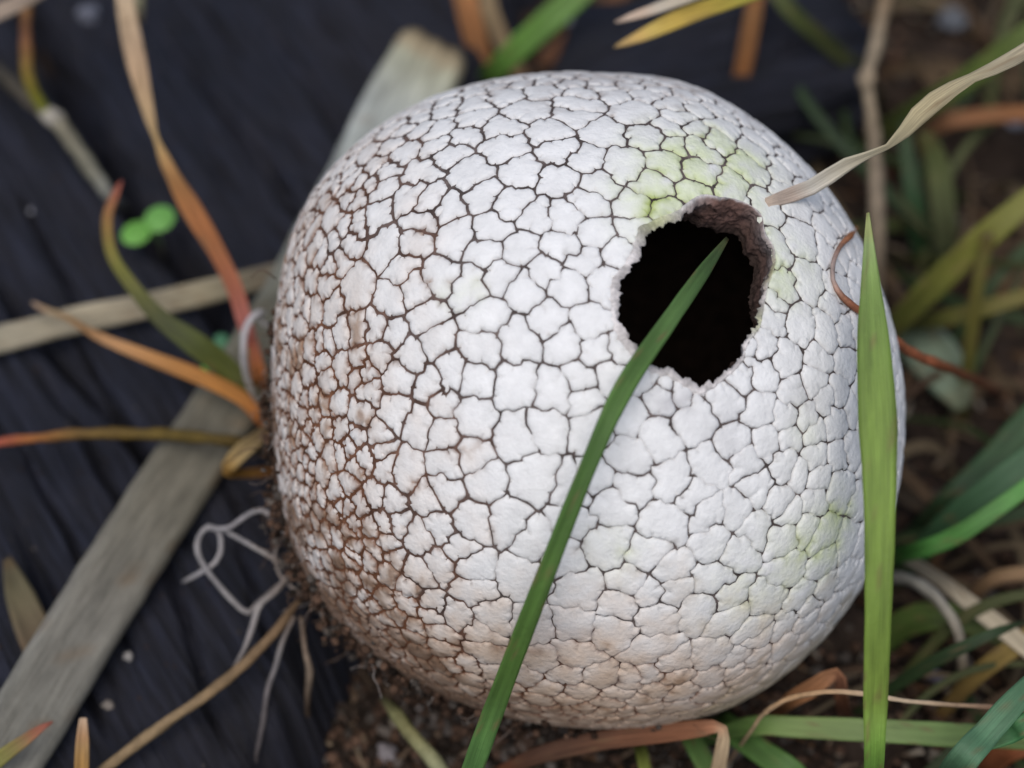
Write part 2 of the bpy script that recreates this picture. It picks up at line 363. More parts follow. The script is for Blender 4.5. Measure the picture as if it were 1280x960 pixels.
def plates():
    # mirrored seed pairs along the rim make cell borders follow it
    ph = np.linspace(0, 2 * np.pi, 56, endpoint=False) + RNG.uniform(-0.03, 0.03, 56); th = hole_theta(ph)
    outr = from_polar(th + 8 / 400, ph); inr = from_polar(th - 8 / 400, ph); core = from_polar(th * 0.55, ph)[::4]
    micro = darts(70000, 10.5, 0.75, 1.3, extra=outr)
    nm = len(micro); pts = np.vstack([micro, inr, core])
    coarse = darts(16000, 38, 0.38, 1.6)
    wgt = RNG.uniform(0.97, 1.03, len(coarse))
    comp = np.full(len(pts), -1)
    for i in range(nm):
        d = np.linalg.norm(coarse - micro[i], axis=1) / wgt; comp[i] = int(np.argmin(d))
    bm = bmesh.new(); [bm.verts.new(p) for p in pts]; bm.verts.index_update()
    bmesh.ops.convex_hull(bm, input=bm.verts[:], use_existing_faces=False)
    bmesh.ops.triangulate(bm, faces=bm.faces[:]); bm.faces.index_update()
    cc = []
    for f in bm.faces:
        f.normal_update(); a = np.array(f.normal); c = np.array(f.calc_center_median())
        cc.append(a if a @ c > 0 else -a)
    cc = np.array(cc); triv = [tuple(v.index for v in f.verts) for f in bm.faces]
    edges = [(e.verts[0].index, e.verts[1].index, e.link_faces[0].index, e.link_faces[1].index) for e in bm.edges if len(e.link_faces) == 2]
    bm.free()
    # split clusters that fell apart
    par = list(range(len(pts)))
    def find(x):
        while par[x] != x: par[x] = par[par[x]]; x = par[x]
        return x
    for i, j, s, t in edges:
        if comp[i] >= 0 and comp[i] == comp[j]: par[find(i)] = find(j)
    lab = np.array([find(i) if comp[i] >= 0 else -1 for i in range(len(pts))])
    bord = {}; inner = {}
    # pull ragged cell borders most of the way to the line midway between the plates' centres, so that plates come out rounded
    for t, tv in enumerate(triv):
        cs_ = sorted({int(comp[i]) for i in tv})
        if cs_[0] < 0 or len(cs_) < 2: continue
        for it in range(1 if len(cs_) == 2 else 3):
            for ia in range(len(cs_)):
                for ib in range(ia):
                    d = coarse[cs_[ia]] - coarse[cs_[ib]]; cc[t] = cc[t] - (0.56 if len(cs_) == 2 else 0.45) * (cc[t] @ d) / (d @ d) * d
        cc[t] /= np.linalg.norm(cc[t])
    junction = {t for t, tv in enumerate(triv) if len({lab[i] for i in tv}) == 3}
    for i, j, s, t in edges:
        if lab[i] == lab[j]:
            if lab[i] >= 0: inner.setdefault(lab[i], []).append((s, t))
            continue
        for L in (lab[i], lab[j]):
            if L >= 0: bord.setdefault(L, []).append((s, t))
    def wob(q):                                             # q: (N,3)
        p = q * 400; a = sum(np.stack([pn(p / f + o + k * 31.7) for k in range(3)], 1) * m_ for f, m_, o in ((10.0, 1.3, 0.0), (4.0, 0.8, 9.1)))
        r = q + a / 400; return r / np.linalg.norm(r, axis=1, keepdims=True)
    need = {(min(e), max(e)) for es in bord.values() for e in es} | {(min(e), max(e)) for es in inner.values() for e in es if cc[e[0]][2] > -0.2}
    need = sorted(need); raw = []; cnt = []
    for k in need:
        a, b = cc[k[0]], cc[k[1]]; n = max(1, int(round(np.linalg.norm(a - b) * 400 / (2.8 if a[2] > -0.3 else 9.0))))
        raw.append(a + (b - a) * np.linspace(0, 1, n + 1)[:, None]); cnt.append(n + 1)
    raw = np.vstack(raw); raw = wob(raw / np.linalg.norm(raw, axis=1, keepdims=True)); off = np.r_[0, np.cumsum(cnt)]
    cache = {k: raw[off[i]:off[i + 1]] for i, k in enumerate(need)}
    def curve(s, t):
        c = cache[(min(s, t), max(s, t))]; return list(c if s < t else c[::-1])
    res = []
    for L, es in bord.items():
        nb = {}
        for s, t in es: nb.setdefault(s, []).append(t); nb.setdefault(t, []).append(s)
        left = {(min(e), max(e)) for e in es}; loops = []
        while left:
            s, t = next(iter(left)); left.discard((s, t)); loop = [s, t]
            while loop[-1] != loop[0]:
                nx = [x for x in nb[loop[-1]] if (min(x, loop[-1]), max(x, loop[-1])) in left]
                if not nx: break
                left.discard((min(nx[0], loop[-1]), max(nx[0], loop[-1]))); loop.append(nx[0])
            if loop[-1] == loop[0] and len(loop) > 3: loops.append(loop)
        if not loops: continue
        polys = []
        for lp in loops:
            pl = []
            for a, b in zip(lp[:-1], lp[1:]): pl += curve(a, b)[:-1]
            polys.append(np.array(pl))
        polys.sort(key=lambda x: -len(x)); poly = polys[0]
        bset = set(loops[0]) | {x for l in loops for x in l}; notch = []
        for s, t in inner.get(L, []):
            if (s in bset) == (t in bset): continue
            z_ = cc[s][2]
            if z_ > -0.2:
                c = np.array(curve(s, t) if s in bset else curve(t, s)); m = max(2, int(len(c) * (random.uniform(0.6, 1.0) if random.random() < 0.12 else random.uniform(0.1, 0.38))))
                if len(c) > 1: notch.append(c[:m])
        jn = [np.array(curve(a, b))[0] for a, b in zip(loops[0][:-1], loops[0][1:]) if a in junction]
        res.append((poly, notch, np.array(jn).reshape(-1, 3)))
    return res

def spot(q, px, py, r):        # soft round patch about a photo pixel on the ball, r in pixels
    h = ball_hit(px, py)
    return np.exp(-(np.linalg.norm(q - h, axis=1) * 400 / r) ** 2)
def nvec(X): return np.stack([pn(X + k * 31.7) for k in range(3)], 1)
def warpq(q, amp=16, f=30):
    r = q + nvec(q * 400 / f) * amp / 400 + nvec(q * 400 / (f / 3)) * amp * 0.45 / 400; return r / np.linalg.norm(r, axis=1, keepdims=True)
WHITE = np.array([0.80, 0.80, 0.80])
def stain(q):
    """how brown (0..1) the left and lower flanks are"""
    a, b = q[:, 0], q[:, 1]; nz = fn(q * 400 / 70, 3)
    return np.clip(0.95 * smooth(-a - 0.15 * b + 0.24 * nz, 0.22, 0.85) + 0.9 * smooth(-b - 0.1 * a + 0.15 * nz, 0.52, 0.92), 0, 1)
def plate_cols(q, u):
    br = stain(q); n = len(q); nz = fn(q * 400 / 42, 4); nz2 = fn(q * 400 / 12 + 5, 3)
    c = np.tile(WHITE, (n, 1)) * (1 + 0.04 * nz + 0.05 * nz2)[:, None]
    beige = np.array([0.68, 0.53, 0.41]); c += (beige - c) * np.clip(br * (0.38 + 0.30 * nz), 0, 0.8)[:, None]
    low = smooth(-q[:, 1] - 0.10 * q[:, 0] + 0.16 * nz + 0.06 * nz2, 0.36, 0.95); c += (np.array([0.62, 0.43, 0.28]) - c) * (0.78 * low)[:, None]
    pat = np.clip(spot(warpq(q, 22, 26), 700, 893, 42) + 0.7 * spot(warpq(q, 22, 26), 605, 868, 30) + 0.6 * spot(warpq(q, 22, 26), 440, 640, 24), 0, 1) * (0.7 + 0.6 * nz2); c += (np.array([0.20, 0.105, 0.06]) - c) * np.clip(0.8 * pat, 0, 0.85)[:, None]
    brown = np.array([0.20, 0.095, 0.055]); grey = np.array([0.30, 0.275, 0.265])
    up = np.clip(u, 0, None); rimd = np.exp(-up / 1.5) * (0.6 + 0.35 * nz2) * (0.45 + 0.4 * br) + 0.5 * np.exp(-up / 4.5) * smooth(nz2 + 0.8 * br + 0.4 * nz, 0.35, 1.1)
    ec = grey[None] * (1 - br[:, None]) + brown[None] * br[:, None]
    c += (ec - c) * np.clip(rimd, 0, 0.92)[:, None]
    dirt = smooth(nz + 0.8 * br + 0.35 * nz2, 0.95, 1.45); c += (np.array([0.30, 0.18, 0.11]) - c) * (0.7 * dirt)[:, None]
    # soil-coloured lower-left limb
    limb = smooth(-q[:, 0] - 1.1 * q[:, 1] + 0.25 * nz, 1.12, 1.38) + smooth(-q[:, 0] + 0.1 * nz, 0.93, 1.02) * smooth(-q[:, 1], -0.45, 0.1); c += (np.array([0.17, 0.105, 0.07]) - c) * (0.8 * np.clip(limb, 0, 1))[:, None]
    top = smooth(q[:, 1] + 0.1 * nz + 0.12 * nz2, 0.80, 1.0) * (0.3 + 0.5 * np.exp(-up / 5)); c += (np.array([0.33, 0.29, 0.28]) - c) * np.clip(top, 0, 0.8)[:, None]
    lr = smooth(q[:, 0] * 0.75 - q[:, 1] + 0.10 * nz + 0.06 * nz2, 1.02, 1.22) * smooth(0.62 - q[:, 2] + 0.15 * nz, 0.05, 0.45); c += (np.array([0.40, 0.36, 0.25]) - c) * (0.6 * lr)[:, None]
    # algae
    wq = warpq(q)
    g = 0.9 * spot(wq, 862, 215, 62) + 0.75 * spot(wq, 915, 200, 55) + 0.7 * spot(wq, 815, 255, 40) + 0.6 * spot(wq, 975, 330, 50) + 0.75 * spot(wq, 1046, 645, 32) + 0.5 * spot(wq, 1025, 690, 40) + 0.3 * spot(wq, 930, 740, 60) \
        + 0.35 * spot(wq, 575, 368, 24) + 0.3 * spot(wq, 770, 690, 30) + 0.3 * spot(wq, 1000, 700, 60) + 0.25 * spot(wq, 1010, 540, 30)
    g = np.clip(g * (0.8 + 0.8 * nz + 0.5 * nz2), 0, 0.9); c *= 1 - (g * (0.75 + 0.5 * np.exp(-up / 6)))[:, None] * (1 - np.array([0.78, 0.86, 0.55]))
    g2 = np.clip(1.2 * spot(wq, 822, 248, 17) + 0.8 * spot(wq, 800, 262, 13) + 0.7 * spot(wq, 955, 320, 12) + 0.6 * spot(wq, 1045, 640, 17) + 0.4 * spot(wq, 772, 690, 8), 0, 1) * np.exp(-up / 7)
    c += (np.array([0.36, 0.44, 0.10]) - c) * (0.85 * np.clip(g2, 0, 1))[:, None]
    rust = np.clip(1.3 * spot(wq, 550, 345, 15), 0, 1) * np.exp(-up / 3); c += (np.array([0.24, 0.12, 0.06]) - c) * rust[:, None]
    # grey bruise beside the opening
    g3 = np.clip(0.55 * spot(wq, 845, 505, 20) + 0.3 * spot(wq, 905, 540, 26) + 0.35 * spot(wq, 690, 790, 34) + 0.3 * spot(wq, 1010, 505, 24), 0, 1); c += (np.array([0.42, 0.41, 0.43]) - c) * g3[:, None]
    return np.clip(c, 0.02, 0.86)

def crack_g(q):
    """half width of the crack at q, photo pixels"""
    a, b = q[:, 0], q[:, 1]; nz = fn(q * 400 / 30 + 3, 3)
    g = 0.50 + 0.95 * smooth(-a, 0.0, 0.75) + 0.65 * smooth(b, 0.2, 0.85) - 0.22 * smooth(a - b, 0.1, 0.9) + 0.95 * nz
    return np.clip(g, 0.05, 2.4)

def build_plate(poly, notch, jn):
    cen = nrm(poly.mean(0)); e1 = nrm(np.cross([0.3, 0.9, 0.2], cen)); e2 = np.cross(cen, e1)
    def to2(q): return np.stack([q @ e1, q @ e2], 1) * 400
    p2 = to2(poly); n = len(p2)
    area = 0.5 * np.sum(p2[:, 0] * np.roll(p2[:, 1], -1) - np.roll(p2[:, 0], -1) * p2[:, 1])
    if area < 0: poly = poly[::-1]; p2 = p2[::-1]; area = -area
    if area < 14: return None
    seg_a = [p2]; seg_b = [np.roll(p2, -1, 0)]; seg_w = [np.zeros(n)]
    nl = []
    for c in notch:
        c2 = to2(c)
        if len(c2) < 2: continue
        nl.append(c2); seg_a.append(c2[:-1]); seg_b.append(c2[1:]); seg_w.append(np.linspace(0.0, 2.2, len(c2) - 1))
    A = np.vstack(seg_a); Bq = np.vstack(seg_b); W = np.concatenate(seg_w); D = Bq - A; DD = (D * D).sum(1) + 1e-9
    def dist(pts):
        r = pts[:, None, :] - A[None]; t = np.clip((r * D[None]).sum(2) / DD[None], 0, 1)
        dd = np.linalg.norm(r - t[..., None] * D[None], axis=2)
        nb = n
        do = dd[:, :nb].min(1); dn = (dd[:, nb:] + W[None, nb:]).min(1) + 0.85 if dd.shape[1] > nb else np.full(len(pts), 99.0)
        return do, np.minimum(do, dn)
    def inside(pts):
        x, y = pts[:, 0][:, None], pts[:, 1][:, None]; a = p2; b = np.roll(p2, -1, 0)
        cond = (a[None, :, 1] > y) != (b[None, :, 1] > y)
        xi = (b[None, :, 0] - a[None, :, 0]) * (y - a[None, :, 1]) / (b[None, :, 1] - a[None, :, 1] + 1e-12) + a[None, :, 0]
        return (np.sum(cond & (x < xi), 1) % 2) == 1
    back = cen[2] < -0.3
    def jw(q): return 1.1 * np.exp(-np.linalg.norm(q[:, None] - jn[None], axis=2).min(1) * 400 / 3.5) if len(jn) else 0.0
    tan = np.roll(p2, -1, 0) - np.roll(p2, 1, 0); tan /= np.linalg.norm(tan, axis=1, keepdims=True) + 1e-9
    nin = np.stack([-tan[:, 1], tan[:, 0]], 1); g0 = crack_g(poly) + jw(poly)
    cand = []
    for k, st in ((0.0, 1), (1.3, 1), (3.4, 2)) if not back else ((0.0, 1), (3.0, 1)):
        off = (g0 + k)[:, None]; c = (p2 + nin * off)[::st]
        d, _ = dist(c); ok = (d > 0.8 * off[::st, 0]) & inside(c); cand.append(c[ok])
    lo, hi = p2.min(0), p2.max(0); st = 5.5 if not back else 12
    gx, gy = np.meshgrid(np.arange(lo[0], hi[0], st), np.arange(lo[1], hi[1], st)); gpts = np.stack([gx.ravel(), gy.ravel()], 1)
    gpts = gpts + RNG.uniform(-1.5, 1.5, gpts.shape)
    if len(gpts):
        d, dm = dist(gpts); gpts = gpts[inside(gpts) & (d > 6)]; cand.append(gpts)
    for c2 in nl:                                        # points beside the notch lines so that they crease the plate
        t = np.diff(c2, axis=0); t = t / (np.linalg.norm(t, axis=1, keepdims=True) + 1e-9); nn = np.stack([-t[:, 1], t[:, 0]], 1)
        for s in (-2.0, 2.0):
            c = c2[1:] + nn * s; d, _ = dist(c); cand.append(c[inside(c) & (d > 2.0)])
    ins = np.vstack(cand) if cand else np.zeros((0, 2))
    nc = [c2[1:] for c2 in nl]; npts = np.vstack(nc) if nc else np.zeros((0, 2))
    allp = np.vstack([p2, npts, ins])
    ed = [(i, (i + 1) % n) for i in range(n)]
    base = n
    for c in nc:
        ed += [(base + i, base + i + 1) for i in range(len(c) - 1)]; base += len(c)
    r = geometry.delaunay_2d_cdt([Vector(p) for p in allp], ed, [], 1, 0.05)
    v2 = np.array([tuple(v) for v in r[0]]); tri = [f for f in r[2]]
    if len(tri) < 3: return None
    q = cen[None] + (v2[:, :1] * e1 + v2[:, 1:] * e2) / 400
    # undo the orthographic projection
    zz = np.sqrt(np.clip(1 - (v2 ** 2).sum(1) / 160000, 0.1, 1)); q = cen[None] * zz[:, None] + (v2[:, :1] * e1 + v2[:, 1:] * e2) / 400
    q /= np.linalg.norm(q, axis=1, keepdims=True)
    do, dm = dist(v2); g = crack_g(q) + jw(q); u = dm - g
    dome = 0.8 + 1.0 * float(smooth(np.array(cen[0] - cen[1]), 0.2, 1.0))
    off = random.uniform(-0.35, 0.35); tilt = RNG.normal(size=2) * 0.012
    h = np.where(u < 0, -2.0 + 1.6 * u, -2.0 + 2.1 * (1 - np.exp(-np.clip(u, 0, None) / 1.1)) + dome * (1 - np.exp(-np.clip(u, 0, None) / 8.0)) + off + v2 @ tilt)
    h += np.where(u > 0.5, 1.0, 0) * (0.5 * fn(q * 400 / 9, 3))
    h += (1 - smooth(g, 0.12, 0.6)) * 1.7 * np.exp(-dm / 2.5); h = np.clip(h, -5, 6)
    return ballpt(q, h), tri, (q, u), area * max(0.02, cen[2] * 0.9 + 0.1), cen

BASE = np.array([0, 0, -0.3])
def build_puffball():
    root = empty('puffball', BASE)
    tag(root, 'round white puffball fungus with cracked scaly skin and a torn black opening', 'fungus')
    built = [b for b in (build_plate(*pn) for pn in plates()) if b]
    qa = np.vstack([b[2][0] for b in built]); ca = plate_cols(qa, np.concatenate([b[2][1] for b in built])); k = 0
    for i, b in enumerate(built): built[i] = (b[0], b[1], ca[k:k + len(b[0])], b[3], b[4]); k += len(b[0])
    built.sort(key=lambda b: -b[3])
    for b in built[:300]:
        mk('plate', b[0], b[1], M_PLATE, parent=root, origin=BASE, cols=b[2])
    vs, fs, cs, k = [], [], [], 0
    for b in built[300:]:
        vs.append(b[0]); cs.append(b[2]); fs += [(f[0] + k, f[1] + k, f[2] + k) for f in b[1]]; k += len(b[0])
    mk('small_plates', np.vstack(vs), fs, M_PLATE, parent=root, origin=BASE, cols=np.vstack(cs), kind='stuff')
    # the brown skin that shows in the cracks
    nph, nth = 300, 150; ph = np.linspace(0, 2 * np.pi, nph, endpoint=False); ht = hole_theta(ph) + 0.006
    V_, C_ = [], []
    for t in np.linspace(0, 1, nth):
        th = ht + (np.pi - 1e-3 - ht) * t; q = from_polar(th, ph)
        hh = -2.2 + 0.9 * fn(q * 400 / 7, 3)
        V_.append(ballpt(q, hh)); br = stain(q)[:, None]
        kk_ = 1 + 0.5 * fn(q * 400 / 22, 3)[:, None]
        C_.append((np.array([0.105, 0.085, 0.08]) * (1 - br) + np.array([0.15, 0.066, 0.036]) * br) * kk_)
    fs = [(i * nph + j, (i + 1) * nph + j, (i + 1) * nph + (j + 1) % nph, i * nph + (j + 1) % nph) for i in range(nth - 1) for j in range(nph)]
    mk('skin', np.vstack(V_), fs, M_SKIN, parent=root, origin=BASE, cols=np.vstack(C_))
    # the torn lip and the thick cut wall
    nph = 360; ph = np.linspace(0, 2 * np.pi, nph, endpoint=False); ht = hole_theta(ph)
    px_in = np.where(from_polar(ht, ph)[:, 0] < AX[0] + 0.05, 11.0, 4.0)
    px_in = np.convolve(np.r_[px_in[-10:], px_in, px_in[:10]], np.ones(21) / 21, 'same')[10:-10]
    rag = np.array([noise.fractal(Vector((math.cos(p) * 7, math.sin(p) * 7, 2)), 0.8, 2.1, 4) for p in ph])
    prof0 = np.array([(0.35, -2.4, 0), (0.1, 0.2, 0.03), (-0.35, -0.5, 0.10), (-0.8, -3.5, 0.2), (-1.05, -7, 0.32), (-1.2, -14, 0.46), (-1.2, -24, 0.62), (-1.1, -36, 0.8), (-0.7, -50, 1.0)])
    prof = spline(prof0 * [12, 1, 20], 34) / [12, 1, 20]
    V_, C_ = [], []; rq = from_polar(ht, ph)
    thk = np.clip(1.05 * spot(rq, 918, 258, 50) + 0.62 * spot(rq, 955, 335, 45) + 0.45 * spot(rq, 925, 450, 38), 0, 1)
    ur = np.clip(1.15 * spot(rq, 915, 258, 55) + 0.45 * spot(rq, 955, 340, 35), 0, 1)[:, None]
    for i, (a, h, t) in enumerate(prof):
        ns = fn(np.stack([np.cos(ph) * 9, np.sin(ph) * 9, np.full(nph, h * 0.06)], 1), 4); nf = fn(np.stack([np.cos(ph) * 34, np.sin(ph) * 34, np.full(nph, h * 0.25)], 1), 3)
        am = a * px_in + (1 - thk) * 34 * smooth(t, 0.16, 0.7) + (0 if i < 3 else 1) * (4.2 * rag + 4.0 * ns + 2.6 * nf) * min(1, t * 5); th = ht + am / 400; q = from_polar(th, ph)
        V_.append(ballpt(q, h + (nf * 1.3 + ns * 2) * min(1, 0.3 + t * 2)))
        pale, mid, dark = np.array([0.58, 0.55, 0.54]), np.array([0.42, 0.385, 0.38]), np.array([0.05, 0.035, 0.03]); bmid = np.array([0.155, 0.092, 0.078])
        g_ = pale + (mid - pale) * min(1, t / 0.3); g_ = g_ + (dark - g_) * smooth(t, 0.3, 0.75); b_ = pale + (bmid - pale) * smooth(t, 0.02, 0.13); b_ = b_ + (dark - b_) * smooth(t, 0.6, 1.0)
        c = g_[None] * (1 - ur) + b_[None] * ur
        gr = np.clip(spot(q, 960, 335, 20) + spot(q, 820, 275, 24) + 0.8 * spot(q, 945, 400, 16), 0, 1)[:, None] * (1 - smooth(t, 0.1, 0.45))
        C_.append(c * (1 + 0.3 * (ns + nf)[:, None]) * (1 - gr * 0.6 * (1 - np.array([0.85, 1.0, 0.35]))))
    fs = [(i * nph + j, (i + 1) * nph + j, (i + 1) * nph + (j + 1) % nph, i * nph + (j + 1) % nph) for i in range(len(prof) - 1) for j in range(nph)]
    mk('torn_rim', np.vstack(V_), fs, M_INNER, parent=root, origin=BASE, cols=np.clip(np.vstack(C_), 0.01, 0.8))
    # hollow inside
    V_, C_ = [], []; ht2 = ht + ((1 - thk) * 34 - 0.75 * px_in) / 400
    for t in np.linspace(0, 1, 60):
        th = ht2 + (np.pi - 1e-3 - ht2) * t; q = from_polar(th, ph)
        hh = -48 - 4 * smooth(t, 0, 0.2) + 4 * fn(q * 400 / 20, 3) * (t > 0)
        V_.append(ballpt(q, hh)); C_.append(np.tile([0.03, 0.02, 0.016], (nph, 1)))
    fs = [(i * nph + j, i * nph + (j + 1) % nph, (i + 1) * nph + (j + 1) % nph, (i + 1) * nph + j) for i in range(59) for j in range(nph)]
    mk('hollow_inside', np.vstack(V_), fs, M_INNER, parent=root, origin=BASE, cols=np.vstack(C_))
    return root
build_puffball()

# ------------------------------------------------------------------ blades, straws, stems
def blade(name, label, cat, rows, m=None, roll=0.0, fold=0.12, thick=0.012, n=None, group=None, base=0, parent=None, wig=0.0, ripple=0.06):
    """rows: (point, visible width in photo pixels, sRGB colour[, roll in degrees]); a closed, slightly folded ribbon"""
    R_ = []
    for r in rows:
        p = np.asarray(r[0], float); wcm = r[1] * 0.93 * depth(p) / FPX
        cl = lin(r[2])
        if m is None or m is M_GREEN: cl = (cl + (cl.mean() - cl) * 0.16) * 0.94
        R_.append(np.r_[p, wcm, cl, math.radians(r[3] if len(r) > 3 else roll)])
    L = np.sum(np.linalg.norm(np.diff(np.array(R_)[:, :3], axis=0), axis=1))
    n = n or int(np.clip(L / 0.09, 14, 90)); s = spline(R_, n); s[:, 3] = np.clip(s[:, 3], 0.006, None)
    seed = random.uniform(0, 99); K = 7
    vs, cs, uvs = [], [], []; t = np.gradient(s[:, :3], axis=0); t /= np.linalg.norm(t, axis=1, keepdims=True) + 1e-9
    for i in range(n):
        p = s[i, :3]; nn = CAM - p; nn = nn - t[i] * (nn @ t[i]); nn = nrm(nn); sd_ = np.cross(t[i], nn)
        a = s[i, 7]; nr = nn * math.cos(a) + sd_ * math.sin(a); sr = sd_ * math.cos(a) - nn * math.sin(a)
        wc = s[i, 3] * (1 + ripple * fbm(i * 0.17, seed, 1.0, 3))
        p = p + sr * wig * 0.05 * fbm(i * 0.08, seed, 4.0, 2)
        th = min(thick, wc * 0.3)
        top, bot = [], []
        for k in range(K):
            x = (k / (K - 1) - 0.5); z = fold * wc * (abs(2 * x) ** 1.3) + 0.03 * wc * math.cos(x * 18)
            e = 1 - abs(2 * x) ** 4
            top.append(p + sr * x * wc + nr * (z + th * e * 0.5)); bot.append(p + sr * x * wc * 0.99 + nr * (z - th * (0.3 + e * 0.5)))
        ring = top + bot[::-1]; vs += ring
        for k in range(2 * K):
            kk = k if k < K else 2 * K - 1 - k; x = abs(2 * (kk / (K - 1) - 0.5))
            c = s[i, 4:7] * (1 + 0.14 * (x - 0.5) + (0.16 if kk == K // 2 else 0)) * (0.94 + 0.3 * fbm(i * 0.16, kk * 0.5, seed, 4))
            fl = fbm(i * 0.55, kk * 0.9, seed + 40, 3)
            if fl > 0.42: c = c + (np.array([0.16, 0.10, 0.05]) - c) * min(0.6, (fl - 0.42) * 2.5)
            if i < 3 or i > n - 4: c = c * np.array([1.0, 0.86, 0.8])
            cs.append(c); uvs.append((kk / (K - 1) + seed, i / n * L * 0.35 + seed))
    q = 2 * K; fs = [(i * q + k, i * q + (k + 1) % q, (i + 1) * q + (k + 1) % q, (i + 1) * q + k) for i in range(n - 1) for k in range(q)]
    fs.append(tuple(reversed(range(q)))); fs.append(tuple(range((n - 1) * q, n * q)))
    org = s[base, :3] if parent is None else BASE
    o = mk(name, vs, fs, m or M_GREEN, parent=parent, origin=org, cols=np.clip(np.array(cs), 0.003, 0.9), uv=uvs)
    if parent is None: tag(o, label, cat, group)
    return o
def stem(name, label, cat, rows, m=None, n=None, group=None, base=0, parent=None, origin=None, lump=0.2, K=9):
    """rows: (point, visible width in pixels, sRGB colour); a tapered round stem or root"""
    thin = 0.68 if name in ('white_curl', 'looped_root', 'forked_root', 'white_root', 'grey_root', 'fungal_thread') else 0.85
    R_ = [np.r_[np.asarray(p, float), w_ * thin * 0.5 * depth(p) / FPX, lin(c)] for p, w_, c in rows]
    L = np.sum(np.linalg.norm(np.diff(np.array(R_)[:, :3], axis=0), axis=1)); n = n or int(np.clip(L / 0.07, 12, 110)); s = spline(R_, n)
    t = np.gradient(s[:, :3], axis=0); t /= np.linalg.norm(t, axis=1, keepdims=True) + 1e-9; seed = random.uniform(0, 99)
    ref = np.array([0.3, 0.2, 0.9]); vs, cs, uvs = [], [], []
    for i in range(n):
        a = nrm(np.cross(t[i], ref)) if abs(t[i] @ nrm(ref)) < 0.97 else nrm(np.cross(t[i], [1, 0, 0])); b = np.cross(t[i], a)
        for k in range(K):
            th = 2 * math.pi * k / K; rr = max(0.003, s[i, 3]) * (1 + lump * fbm(i * 0.3, math.cos(th) + seed, math.sin(th), 3) * 1.6)
            vs.append(s[i, :3] + (a * math.cos(th) + b * math.sin(th)) * rr); cs.append(s[i, 4:7] * (0.9 + 0.2 * fbm(i * 0.15, k * 0.3, seed, 3))); uvs.append((k / K, i * 0.02))
    fs = [(i * K + k, i * K + (k + 1) % K, (i + 1) * K + (k + 1) % K, (i + 1) * K + k) for i in range(n - 1) for k in range(K)]
    fs.append(tuple(reversed(range(K)))); fs.append(tuple(range((n - 1) * K, n * K)))
    o = mk(name, vs, fs, m or M_STEM, parent=parent, origin=origin if parent is not None else s[base, :3], cols=np.clip(np.array(cs), 0.003, 0.9), uv=uvs)
    if parent is None: tag(o, label, cat, group)
    return o
G = lambda px, py: P(px, py, soil_z(*P(px, py, -0.2)[:2]) - 0.05)       # on (just into) the soil
W = lambda px, py, h=0.0: P(px, py, wood_top(px, py) + h)                # on the timber

# the two green blades in front of the ball
gb = (76, 112, 40); gt = (92, 150, 62); yg = (116, 144, 42)
blade('grass_shoot', 'narrow dark green grass blade leaning across the white ball into its opening', 'grass blade', [
    (G(535, 1130), 26, (74, 122, 42)), (V(590, 962, 1.9), 31, (86, 132, 62)), (V(627, 860, 2.45), 28, gb), (V(680, 722, 3.05), 26, gb), (V(735, 582, 3.3), 25, (70, 108, 36)),
    (V(780, 484, 3.22), 28, (78, 116, 44)), (V(835, 402, 2.85), 25, (84, 120, 56)), (V(880, 338, 2.35), 19, (74, 106, 52)), (V(909, 298, 1.9), 6, (84, 104, 68))], fold=0.16, thick=0.02, roll=12)
blade('grass_shoot', 'broad yellow-green grass blade standing upright beside the right flank of the ball', 'grass blade', [
    (G(1086, 1090), 22, (96, 140, 40)), (V(1092, 965, 2.2), 26, (110, 158, 48)), (V(1094, 880, 2.6), 32, yg), (V(1097, 780, 2.9), 36, yg), (V(1099, 690, 3.0), 40, yg), (V(1099, 600, 3.0), 47, (112, 140, 40)),
    (V(1096, 510, 2.9), 52, (110, 138, 42)), (V(1091, 420, 2.75), 42, (114, 144, 52)), (V(1088, 350, 2.6), 25, (126, 156, 70)), (V(1086, 300, 2.5), 13, (146, 170, 98)), (V(1085, 266, 2.45), 4, (160, 186, 112))], fold=0.10, thick=0.022, roll=8)

# left side, over the timber
tan1, or1, pk = (178, 156, 128), (158, 104, 62), (158, 94, 86)
blade('dry_grass_shoot', 'long tan to orange dry blade twisted once, ending pink at the ball', 'grass blade', [
    (P(150, -110, 3.2), 24, tan1), (P(157, 0, 3.0), 25, tan1, 10), (P(172, 80, 2.8), 27, (176, 148, 118), 15), (P(188, 145, 2.6), 18, (178, 150, 112), 35), (P(197, 176, 2.5), 11, (182, 152, 104), 55), (P(213, 215, 2.4), 19, (164, 122, 76), -20),
    (P(240, 263, 2.2), 28, or1, -8), (P(270, 312, 2.0), 24, (152, 96, 60)), (P(294, 362, 1.8), 22, (154, 92, 70)), (P(308, 410, 1.6), 20, pk), (P(316, 432, 1.4), 16, (150, 86, 66)), (P(324, 470, 1.2), 19, (160, 96, 48)), (W(332, 505, -0.05), 15, (140, 84, 44))], m=M_DRY, fold=0.14, base=-1)
blade('curved_grass_shoot', 'curved olive green blade with a reddish bent tip, over the dark timber', 'grass blade', [
    (P(152, 226, 2.3), 4, (158, 88, 78)), (P(143, 246, 2.25), 11, (160, 96, 62)), (P(134, 275, 2.2), 14, (150, 108, 44)), (P(140, 318, 2.1), 16, (120, 112, 30)), (P(166, 358, 2.0), 18, (98, 98, 26)),
    (P(200, 397, 1.8), 24, (72, 76, 30)), (P(245, 430, 1.6), 33, (78, 86, 28)), (P(285, 462, 1.3), 30, (82, 88, 26)), (P(320, 498, 1.0), 22, (86, 86, 30)), (W(345, 525, -0.05), 15, (90, 80, 40))], fold=0.2, base=-1, thick=0.02)
